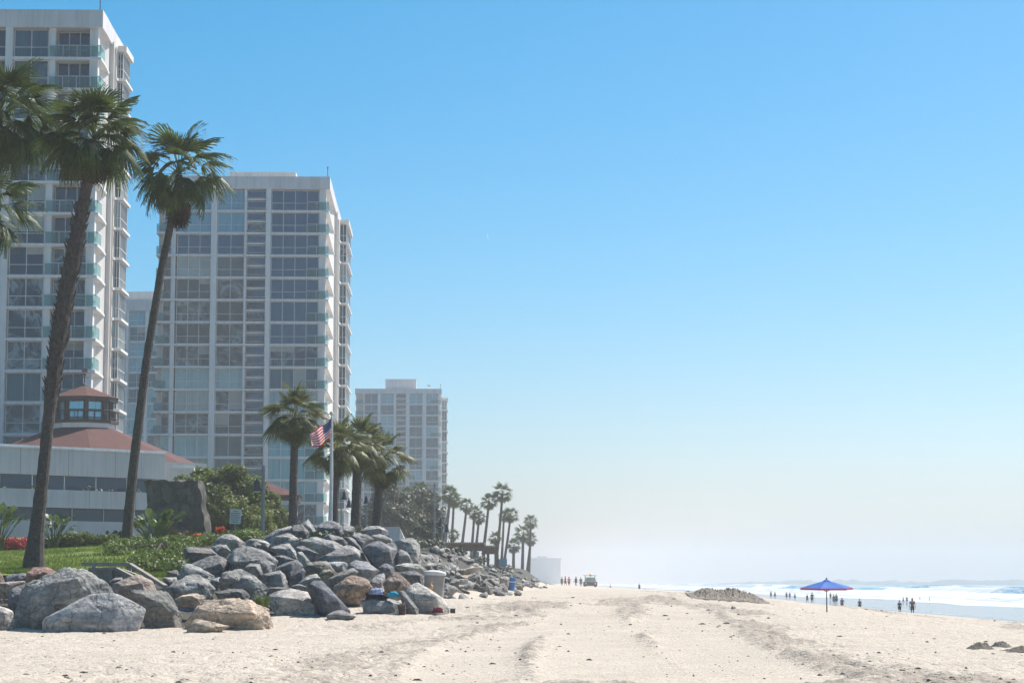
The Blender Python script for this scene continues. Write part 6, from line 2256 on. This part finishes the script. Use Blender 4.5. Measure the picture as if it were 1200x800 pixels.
for x in (-.45, .41):
    m = MB(); m.box(x, x + .04, 0, .04, -.6, .95); m.build('post', M['brown_post'], root)


def parasol(label, px, pyt, pyr, pyb, rpx, Y, mat, group=None, name='parasol'):
    k_ = Y / FPX
    b0 = at(px, pyb, Y)
    root = empty(name, (b0.x, Y, b0.z)); tag(root, label, 'parasol', group)
    zt2 = at(px, pyt, Y).z - b0.z; zr2 = at(px, pyr, Y).z - b0.z
    m = MB(); m.tube([(0, 0, -.6), (0, 0, zt2)], .03, 6); m.build('pole', M['brown_post'], root)
    m = MB(); m.frustum((0, 0), rpx * k_, .06, zr2, zt2 - .02, 8, caps=False); m.frustum((0, 0), rpx * k_, rpx * k_ * .99, zr2 - .18, zr2 - .002, 8, caps=False); m.build('canopy', M[mat], root)
    m = MB(); m.lathe([(.05, zt2), (.06, zt2 + .05), (.01, zt2 + .12)], 8); m.build('finial', M['brown_post'], root)


parasol('yellow parasol left of the blank square sign', 497, 639.5, 646.5, 662, 8.5, 160, 'yellow_canvas', 'yellow parasols beyond the rubble bank')
parasol('yellow parasol right of the blank square sign', 512, 639, 646, 662, 8, 163, 'yellow_canvas', 'yellow parasols beyond the rubble bank')
parasol('pale low parasol in front of the pergola', 543, 649, 654, 668, 8.5, 180, 'pale_canvas')
q = at(446, 632, 100)
root = empty('canvas_shelter', (q.x, 100, q.z)); tag(root, 'pale grey canvas shelter with a white side behind the rocks', 'shelter')
k_ = 100 / FPX
xa, xb, xc = -1 * k_, 22 * k_, 29 * k_
h1 = 15 * k_
m = MB(); m.add([(xa, 0, h1 * .98), (xb, 0, h1), (xb - .1, 1.3, h1 + .02), (xa, 1.3, h1), (xa, 0, h1 - .05), (xb, 0, h1 - .05), (xb - .1, 1.3, h1 - .04), (xa, 1.3, h1 - .05)],
               [(0, 1, 2, 3), (7, 6, 5, 4), (0, 4, 5, 1), (1, 5, 6, 2), (2, 6, 7, 3), (3, 7, 4, 0)]); m.build('roof_sheet', M['parapet'], root)
m = MB(); m.add([(xb + .004, 0, h1 - .02), (xc, .3, -.1), (xc, 1.3, -.1), (xb - .09, 1.3, h1 - .02), (xb - .02, .02, -.1), (xb - .1, 1.28, -.1)], [(0, 1, 2, 3), (0, 4, 1), (3, 2, 5)]); m.build('side_sheet', M['pale_canvas'], root)
m = MB(); m.box(xa, xb - .03, .02, .05, -.3, h1 - .055); m.build('front_sheet', M['parapet'], root)

# lifeguard truck seen from the front, far away
Yt = 338.0
k_ = Yt / FPX
q = at(692, 688.5, Yt)
root = empty('beach_truck', (q.x, Yt, q.z)); tag(root, 'hazy lifeguard truck with a roof rack standing right of the far walkers', 'truck')
M['truck_paint'] = simple('truck_paint', (.20, .12, .11), .4)
M['truck_white'] = simple('truck_white', (.66, .64, .62), .4)
M['truck_glass'] = simple('truck_glass', (.30, .42, .30), .15)
m = MB(); m.prism([(-1.0, -.9), (1.0, -.9), (1.04, 3.6), (-1.04, 3.6)], .32, .92); m.build('body', M['truck_paint'], root)
m = MB(); m.add([(-.92, .2, .923), (.92, .2, .923), (.92, 2.0, .923), (-.92, 2.0, .923), (-.74, .75, 1.62), (.74, .75, 1.62), (.74, 1.9, 1.62), (-.74, 1.9, 1.62)],
              [(4, 5, 6, 7), (0, 1, 5, 4), (1, 2, 6, 5), (2, 3, 7, 6), (3, 0, 4, 7)]); cb = m.build('cab', M['truck_white'], root)
m = MB(); m.add([(-.80, .245, 1.0), (.80, .245, 1.0), (.68, .62, 1.54), (-.68, .62, 1.54)], [(0, 1, 2, 3)]); m.build('windscreen', M['truck_glass'], cb)
for x in (-.78, .78):
    for y in (-.2, 2.7):
        m = MB(); m.tube([(x - .12, y, .34), (x + .12, y, .34)], .36, 16); w_ = m.build('wheel', M['cloth_black'], root)
    m = MB(); m.lathe([(.005, .0), (.11, .01), (.13, .03)], 10); hl_ = m.build('headlight', M['lamp_glow'], root); hl_.location = (x * .9, -.93, .68); hl_.rotation_euler = (R(90), 0, 0)
m = MB()
for x in (-.75, .71):
    m.box(x, x + .05, .8, .85, 1.55, 1.86); m.box(x, x + .05, 3.2, 3.25, .9, 1.86)
m.box(-1.0, 1.0, .78, .84, 1.863, 1.91); m.box(-1.0, 1.0, 3.18, 3.24, 1.863, 1.91); m.build('roof_rack', M['metal'], root)
m = MB(); m.tube([(.1, .2, 1.95), (.1, 1.5, 1.96), (.1, 3.4, 1.95)], [.05, .24, .06], 8); m.build('rescue_board', M['yellow_canvas'], root)
# ------------------------------------------------------------------ people
def skin_mesh(name, verts, edges, radii, mat, sub=2, root=0):
    me = bpy.data.meshes.new(name)
    bm = bmesh.new()
    sl = bm.verts.layers.skin.verify()
    bv = [bm.verts.new(v) for v in verts]
    for a, b in edges:
        bm.edges.new((bv[a], bv[b]))
    for v, rr_ in zip(bv, radii):
        v[sl].radius = rr_ if hasattr(rr_, '__len__') else (rr_, rr_)
    bv[root][sl].use_root = True
    bm.to_mesh(me); bm.free()
    o = bpy.data.objects.new(name, me)
    COL.objects.link(o)
    o.modifiers.new('s', 'SKIN')
    sb = o.modifiers.new('d', 'SUBSURF'); sb.levels = sub; sb.render_levels = sub
    dg = bpy.context.evaluated_depsgraph_get()
    ev = o.evaluated_get(dg)
    nm = bpy.data.meshes.new_from_object(ev, depsgraph=dg)
    bpy.data.objects.remove(o)
    nm.materials.clear(); nm.materials.append(mat)
    nm.polygons.foreach_set('use_smooth', [True] * len(nm.polygons))
    return nm


def joints(pose):
    """1.75 m figure facing -y; x to its left"""
    J = dict(pel=(0, 0, .96), belly=(0, -.005, 1.10), chest=(0, 0, 1.30), neck=(0, .0, 1.475), head0=(0, -.005, 1.55), head1=(0, -.015, 1.64), head2=(0, -.005, 1.715))
    st = dict(
        stand=dict(kl=(.10, -.02, .50), al=(.11, .02, .09), kr=(-.10, -.02, .50), ar=(-.11, .02, .09), el=(.25, .02, 1.13), wl=(.27, -.05, .88), er=(-.25, .02, 1.13), wr=(-.27, -.05, .88)),
        walk=dict(kl=(.09, -.16, .52), al=(.09, -.24, .10), kr=(-.09, .06, .50), ar=(-.09, .34, .17), el=(.24, .12, 1.14), wl=(.25, .10, .89), er=(-.24, -.08, 1.14), wr=(-.24, -.24, .93)),
        akimbo=dict(kl=(.12, -.02, .50), al=(.15, .02, .09), kr=(-.10, -.03, .50), ar=(-.11, .02, .09), el=(.36, .06, 1.16), wl=(.20, -.04, 1.02), er=(-.25, .02, 1.13), wr=(-.27, -.05, .88)),
        raise_=dict(kl=(.11, -.02, .50), al=(.13, .02, .09), kr=(-.12, .02, .50), ar=(-.15, .06, .09), el=(.30, -.08, 1.22), wl=(.14, -.22, 1.40), er=(-.25, .02, 1.13), wr=(-.27, -.05, .88)),
    )
    if pose == 'sit':
        J = {k: (x, y, z - .50) for k, (x, y, z) in J.items()}
        p = dict(kl=(.13, -.42, .50), al=(.12, -.46, .08), kr=(-.13, -.42, .50), ar=(-.12, -.46, .08), el=(.25, -.08, .66), wl=(.17, -.32, .58), er=(-.25, -.08, .66), wr=(-.17, -.32, .58))
        J.update(p)
    else:
        J.update(st[pose])
    pz = J['pel'][2]; cz = J['chest'][2]
    J['hl'] = (.095, 0, pz - .03); J['hr'] = (-.095, 0, pz - .03)
    J['sl'] = (.185, 0, cz + .11); J['sr'] = (-.185, 0, cz + .11)
    for s in 'lr':
        a = J['a' + s]; J['f' + s] = (a[0] * 1.05, a[1] - .03, a[2] - .055); J['t' + s] = (a[0] * 1.15, a[1] - .17, a[2] - .065)
        e = Vector(J['e' + s]); w = Vector(J['w' + s]); d = (w - e).normalized()
        J['m' + s] = tuple(w + d * .07)
        side = Vector((0, -1, 0)) - d * (Vector((0, -1, 0)).dot(d)); side.normalize()
        J['th' + s] = tuple(w + d * .05 + side * .05)
        for i, (o_, l) in enumerate(((-.027, .075), (-.009, .09), (.009, .085), (.027, .065))):
            J['f%d%s' % (i, s)] = tuple(w + d * (.085 + l) + side * -o_ - side * 0 + Vector((.012 if s == 'r' else -.012, 0, 0)))
    return J


BODY_E = [('pel', 'belly'), ('belly', 'chest'), ('chest', 'neck'), ('neck', 'head0'), ('head0', 'head1'), ('head1', 'head2')]
for s in 'lr':
    BODY_E += [('pel', 'h' + s), ('h' + s, 'k' + s), ('k' + s, 'a' + s), ('a' + s, 'f' + s), ('f' + s, 't' + s), ('chest', 's' + s), ('s' + s, 'e' + s), ('e' + s, 'w' + s), ('w' + s, 'm' + s), ('w' + s, 'th' + s)]
    BODY_E += [('m' + s, 'f%d%s' % (i, s)) for i in range(4)]
RAD = dict(pel=(.135, .10), belly=(.125, .09), chest=(.145, .10), neck=.052, head0=.066, head1=(.080, .098), head2=.062)
for s in 'lr':
    RAD.update({'h' + s: .088, 'k' + s: .056, 'a' + s: .036, 'f' + s: .038, 't' + s: .026, 's' + s: .055, 'e' + s: .037, 'w' + s: .027, 'm' + s: .030, 'th' + s: .010})
    RAD.update({'f%d%s' % (i, s): .009 for i in range(4)})

BODYC = {}


def part_of(J, E, rad, mat, grow):
    names = sorted({n for e in E for n in e})
    ix = {n: i for i, n in enumerate(names)}
    rr_ = []
    for n in names:
        v = rad[n]
        rr_.append(tuple(x + grow for x in v) if hasattr(v, '__len__') else (v + grow, v + grow))
    root = ix['pel'] if 'pel' in ix else (ix['chest'] if 'chest' in ix else 0)
    return skin_mesh('body', [J[n] for n in names], [(ix[a], ix[b]) for a, b in E], rr_, mat, 1 if grow else 2, root)


def lerp3(a, b, t):
    return tuple(x + (y - x) * t for x, y in zip(a, b))


M['skin'] = simple('skin', (0.36, 0.21, 0.15), .6, var=.05)
M['hair_dark'] = simple('dark_hair', (0.02, 0.015, 0.012), .7)
M['hair_fair'] = simple('fair_hair', (0.25, 0.17, 0.09), .7)
CLOTH = {n: simple('cloth_' + n, c, .85, var=.1) for n, c in dict(navy=(.03, .04, .08), black=(.015, .015, .018), red=(.42, .05, .04), orange=(.75, .16, .05), grey=(.17, .17, .18), white=(.62, .62, .62),
         brown=(.13, .08, .06), blue=(.08, .14, .28), maroon=(.20, .05, .05), khaki=(.28, .23, .17)).items()}


def person(label, px, pyf, pyh, pose, shirt, shorts, facing, Y=None, z=None, hair='hair_dark', long=False, group=None):
    """px, foot and head height as seen; stands on the sand or in the shallows at Y"""
    p0 = at(px, pyf, Y)
    zf = p0.z if z is None else z
    hgt = at(px, pyh, Y).z - p0.z
    full = 1.79 if pose != 'sit' else 1.29
    s = hgt / full
    root = empty('person', (p0.x, Y, zf), R(facing)); root.scale = (s, s, s)
    tag(root, label, 'person', group)
    J = joints(pose)
    key = pose
    if key not in BODYC:
        b = part_of(J, BODY_E, RAD, M['skin'], 0)
        # face: brow, nose, chin and ears pulled out of the head
        hz0 = J['head1'][2]
        for v in b.vertices:
            c = v.co
            if c.z > hz0 - .16:
                if abs(c.x) < .022 and c.y < -.05 and abs(c.z - (hz0 - .02)) < .03:
                    c.y -= .022
                if abs(c.z - (hz0 + .008)) < .014 and .02 < abs(c.x) < .05 and c.y < -.04:
                    c.y += .012
                if abs(c.z - (hz0 - .01)) < .03 and abs(c.x) > .062 and abs(c.y) < .035:
                    c.x *= 1.16
        Jd = dict(J)
        sh = {}
        up = []
        for sd in 'lr':
            Jd['u' + sd] = lerp3(J['s' + sd], J['e' + sd], .62); Jd['q' + sd] = lerp3(J['h' + sd], J['k' + sd], .80)
        R2 = dict(RAD); R2.update({'ul': .047, 'ur': .047, 'ql': .072, 'qr': .072})
        sh = part_of(Jd, [('pel', 'belly'), ('belly', 'chest'), ('chest', 'sl'), ('chest', 'sr'), ('sl', 'ul'), ('sr', 'ur')], R2, CLOTH['navy'], .020)
        st = part_of(Jd, [('pel', 'hl'), ('pel', 'hr'), ('hl', 'ql'), ('hr', 'qr')], R2, CLOTH['navy'], .024)
        hd = Vector(J['head1'])
        v, F = ICO[3]
        P = v * np.array([.094, .112, .10]) + np.array([hd.x, hd.y + .018, hd.z + .032])
        front = (v[:, 1] < -.25) & (v[:, 2] < .52)
        P[front] = np.array([hd.x, hd.y + .02, hd.z + .03]) + (v[front] * np.array([.06, .05, .06]))
        low = v[:, 2] < -.55
        P[low, 2] = hd.z - .03
        hr = np_mesh('hair', P, F, M['hair_dark'])
        P2 = P.copy(); back = (v[:, 1] > .05) & (v[:, 2] < 0)
        P2[back, 2] -= .18 * (-v[back, 2]) + .02
        hl2 = np_mesh('hair', P2, F, M['hair_dark'])
        BODYC[key] = (b, sh, st, hr, hl2)
    b, sh, st, hr, hl2 = BODYC[key]
    link('body', b, root)
    for nm, me, mt in (('shirt', sh, shirt and CLOTH[shirt]), ('shorts', st, CLOTH[shorts]), ('hair', hl2 if long else hr, M[hair])):
        if mt is None:
            continue
        o = link(nm, me, root); set_mat(o, mt)


GW = 'walkers on the far sand'
person('left of the far walkers, in maroon top, close beside another', 658.5, 688, 675.5, 'stand', 'maroon', 'grey', 200, 338, group=GW)
person('far walker in dark maroon leaning towards the one in orange', 662.5, 688, 674.5, 'walk', 'maroon', 'brown', 60, 340, group=GW)
person('far walker in bright orange top', 666.8, 688, 675, 'akimbo', 'orange', 'red', 30, 338, group=GW)
person('far walker in dark clothes, left of the pair beside the truck', 675, 688, 674.8, 'walk', 'black', 'navy', 300, 336, group=GW)
person('far walker in grey brown, nearest to the truck', 680.7, 688.2, 675.8, 'stand', 'brown', 'grey', 0, 336, group=GW)
person('lone dark figure on the sand horizon right of the truck', 749.2, 693, 683, 'stand', 'black', 'navy', 20, 352)
person('low figure seated on the sand horizon left of the kelp heap', 756, 694, 688.5, 'sit', 'grey', 'navy', 40, 345, group='figures seated on the sand horizon')
person('smaller figure seated right beside another on the sand horizon', 760.5, 694, 689.5, 'sit', 'khaki', 'grey', -40, 347, group='figures seated on the sand horizon')
person('figure lying back on the sand horizon between truck and lone dark figure', 715, 690, 684, 'sit', 'navy', 'black', 90, 350, group='figures seated on the sand horizon')
person('person in black seated on the rubble bank before the pergola', 526.3, 661, 647.5, 'sit', 'black', 'black', 20, 128)

SW = 'bathers along the water'
PS = [('left one of the farthest pair of bathers, beyond the kelp heap', 903.5, 701.5, 692, 'walk', 'grey', 'navy', 20, 432),
      ('right one of the farthest pair of bathers, beyond the kelp heap', 908.2, 701.5, 693, 'stand', 'brown', 'black', -30, 432),
      ('slim far bather, left of a pair midway to the umbrella', 921.8, 702.5, 693, 'stand', 'navy', 'navy', 10, 400),
      ('slim far bather, right of a pair midway to the umbrella', 925.6, 702.5, 693.5, 'walk', 'blue', 'grey', 170, 400),
      ('lone thin far bather between the two pairs and the umbrella', 931.6, 703.5, 694.5, 'stand', None, 'navy', 0, 380),
      ('dark bather just left of the umbrella, thinner of two', 946, 707, 695.5, 'walk', 'navy', 'black', 30, 325),
      ('broad dark bather under the left side of the umbrella', 951.8, 708, 693.5, 'akimbo', 'brown', 'navy', -20, 318),
      ('bather deep in the wash right behind the umbrella pole', 973.3, 703.5, 694, 'stand', 'grey', 'navy', 0, 385),
      ('bather standing right of the umbrella pole, hand raised', 977.2, 709.5, 695.5, 'raise_', 'grey', 'grey', 30, 302),
      ('bather in grey touching the one with a raised hand', 980.2, 709, 695, 'stand', 'blue', 'navy', 200, 306),
      ('bather in a red brown top right of the umbrella', 987, 715, 699.5, 'akimbo', 'maroon', 'maroon', 10, 256),
      ('lone bather in dark blue midway between umbrella and the near pair', 1007.6, 716.5, 701, 'stand', 'navy', 'navy', 15, 246),
      ('left one of the near pair of bathers, elbows out', 1054.4, 720, 702.5, 'akimbo', 'navy', 'black', 20, 215),
      ('tallest bather, right one of the near pair at the water edge', 1069.4, 722.5, 700, 'stand', 'brown', 'navy', -15, 204),
      ('small bather far behind the near pair, left of two', 1058.6, 707, 699, 'walk', 'grey', 'navy', 50, 350),
      ('small bather far behind the near pair, right of two', 1062.8, 707, 698.5, 'stand', 'brown', 'black', 0, 350),
      ('tiny bather wading in the wash right of the near pair', 1078, 703.5, 699, 'walk', None, 'navy', 90, 400),
      ('tiny bather wading farthest right, turned sideways', 1089, 705.5, 699, 'raise_', None, 'blue', 90, 380)]
for i, (lab, px, pf, ph_, pose, sh, st_, fc, Y) in enumerate(PS):
    person(lab, px, pf, ph_, pose, sh, st_, fc, Y, hair='hair_fair' if i % 4 == 1 else 'hair_dark', long=i % 3 == 1, group=SW)
# ------------------------------------------------------------------ light, air, camera
SUN_AZ, SUN_EL = 48.0, 54.0
w = bpy.data.worlds.new('World')
scene.world = w
w.use_nodes = True
nt = w.node_tree
sky = nt.nodes.new('ShaderNodeTexSky')
sky.sky_type = 'NISHITA'
sky.sun_disc = False
sky.sun_elevation = R(SUN_EL)
sky.sun_rotation = R(SUN_AZ)
sky.altitude = 0
sky.air_density = 0.8
sky.dust_density = 1.5
sky.ozone_density = 3.0
bg = nt.nodes['Background']
bg.inputs['Strength'].default_value = 0.102
hs = nt.nodes.new('ShaderNodeHueSaturation')
hs.inputs['Saturation'].default_value = 1.58
hs.inputs['Hue'].default_value = 0.478
nt.links.new(sky.outputs[0], hs.inputs['Color'])
tn = nt.nodes.new('ShaderNodeMix'); tn.data_type = 'RGBA'; tn.blend_type = 'MULTIPLY'
tn.inputs[0].default_value = 1.0
tn.inputs[7].default_value = (0.975, 0.985, 1.015, 1)
nt.links.new(hs.outputs[0], tn.inputs[6])
nt.links.new(tn.outputs[2], bg.inputs['Color'])

sd = bpy.data.lights.new('sun', 'SUN')
sd.energy = 4.8
sd.angle = R(0.5)
sd.color = (1.0, 0.955, 0.89)
so = bpy.data.objects.new('sun', sd)
COL.objects.link(so)
S = Vector((math.sin(R(SUN_AZ)) * math.cos(R(SUN_EL)), math.cos(R(SUN_AZ)) * math.cos(R(SUN_EL)), math.sin(R(SUN_EL))))
so.rotation_euler = S.to_track_quat('Z', 'Y').to_euler()
so.location = (60, 60, 90)

m = bpy.data.materials.new('sea_haze')
m.use_nodes = True
nt = m.node_tree
nt.nodes.clear()
out = nt.nodes.new('ShaderNodeOutputMaterial')
pv = nt.nodes.new('ShaderNodeVolumePrincipled')
pv.inputs['Color'].default_value = (0.985, 0.985, 0.992, 1)
pv.inputs['Density'].default_value = HAZE
pv.inputs['Anisotropy'].default_value = 0.0
nt.links.new(pv.outputs[0], out.inputs['Volume'])
mb = MB()
mb.box(-4600, 4600, -120, 4500, -8.0, 63.0)
hb = mb.build('haze', m)
tag(hb, kind='stuff')

cd = bpy.data.cameras.new('camera')
cd.sensor_width = 36.0
cd.lens = 36.0 * FPX / 1200.0
cd.clip_start = 0.1
cd.clip_end = 20000
co = bpy.data.objects.new('camera', cd)
COL.objects.link(co)
co.location = (0, 0, EYE)
co.rotation_euler = (math.pi / 2 + TH, 0, 0)
scene.camera = co

scene.view_settings.view_transform = 'Standard'
scene.view_settings.look = 'None'
scene.view_settings.gamma = 1
scene.view_settings.exposure = EXPO
scene.view_settings.use_curve_mapping = False
scene.cycles.use_denoising = True
scene.cycles.max_bounces = 6
scene.cycles.volume_bounces = 2
scene.cycles.transparent_max_bounces = 12
scene.cycles.use_adaptive_sampling = True
scene.cycles.adaptive_threshold = 0.02
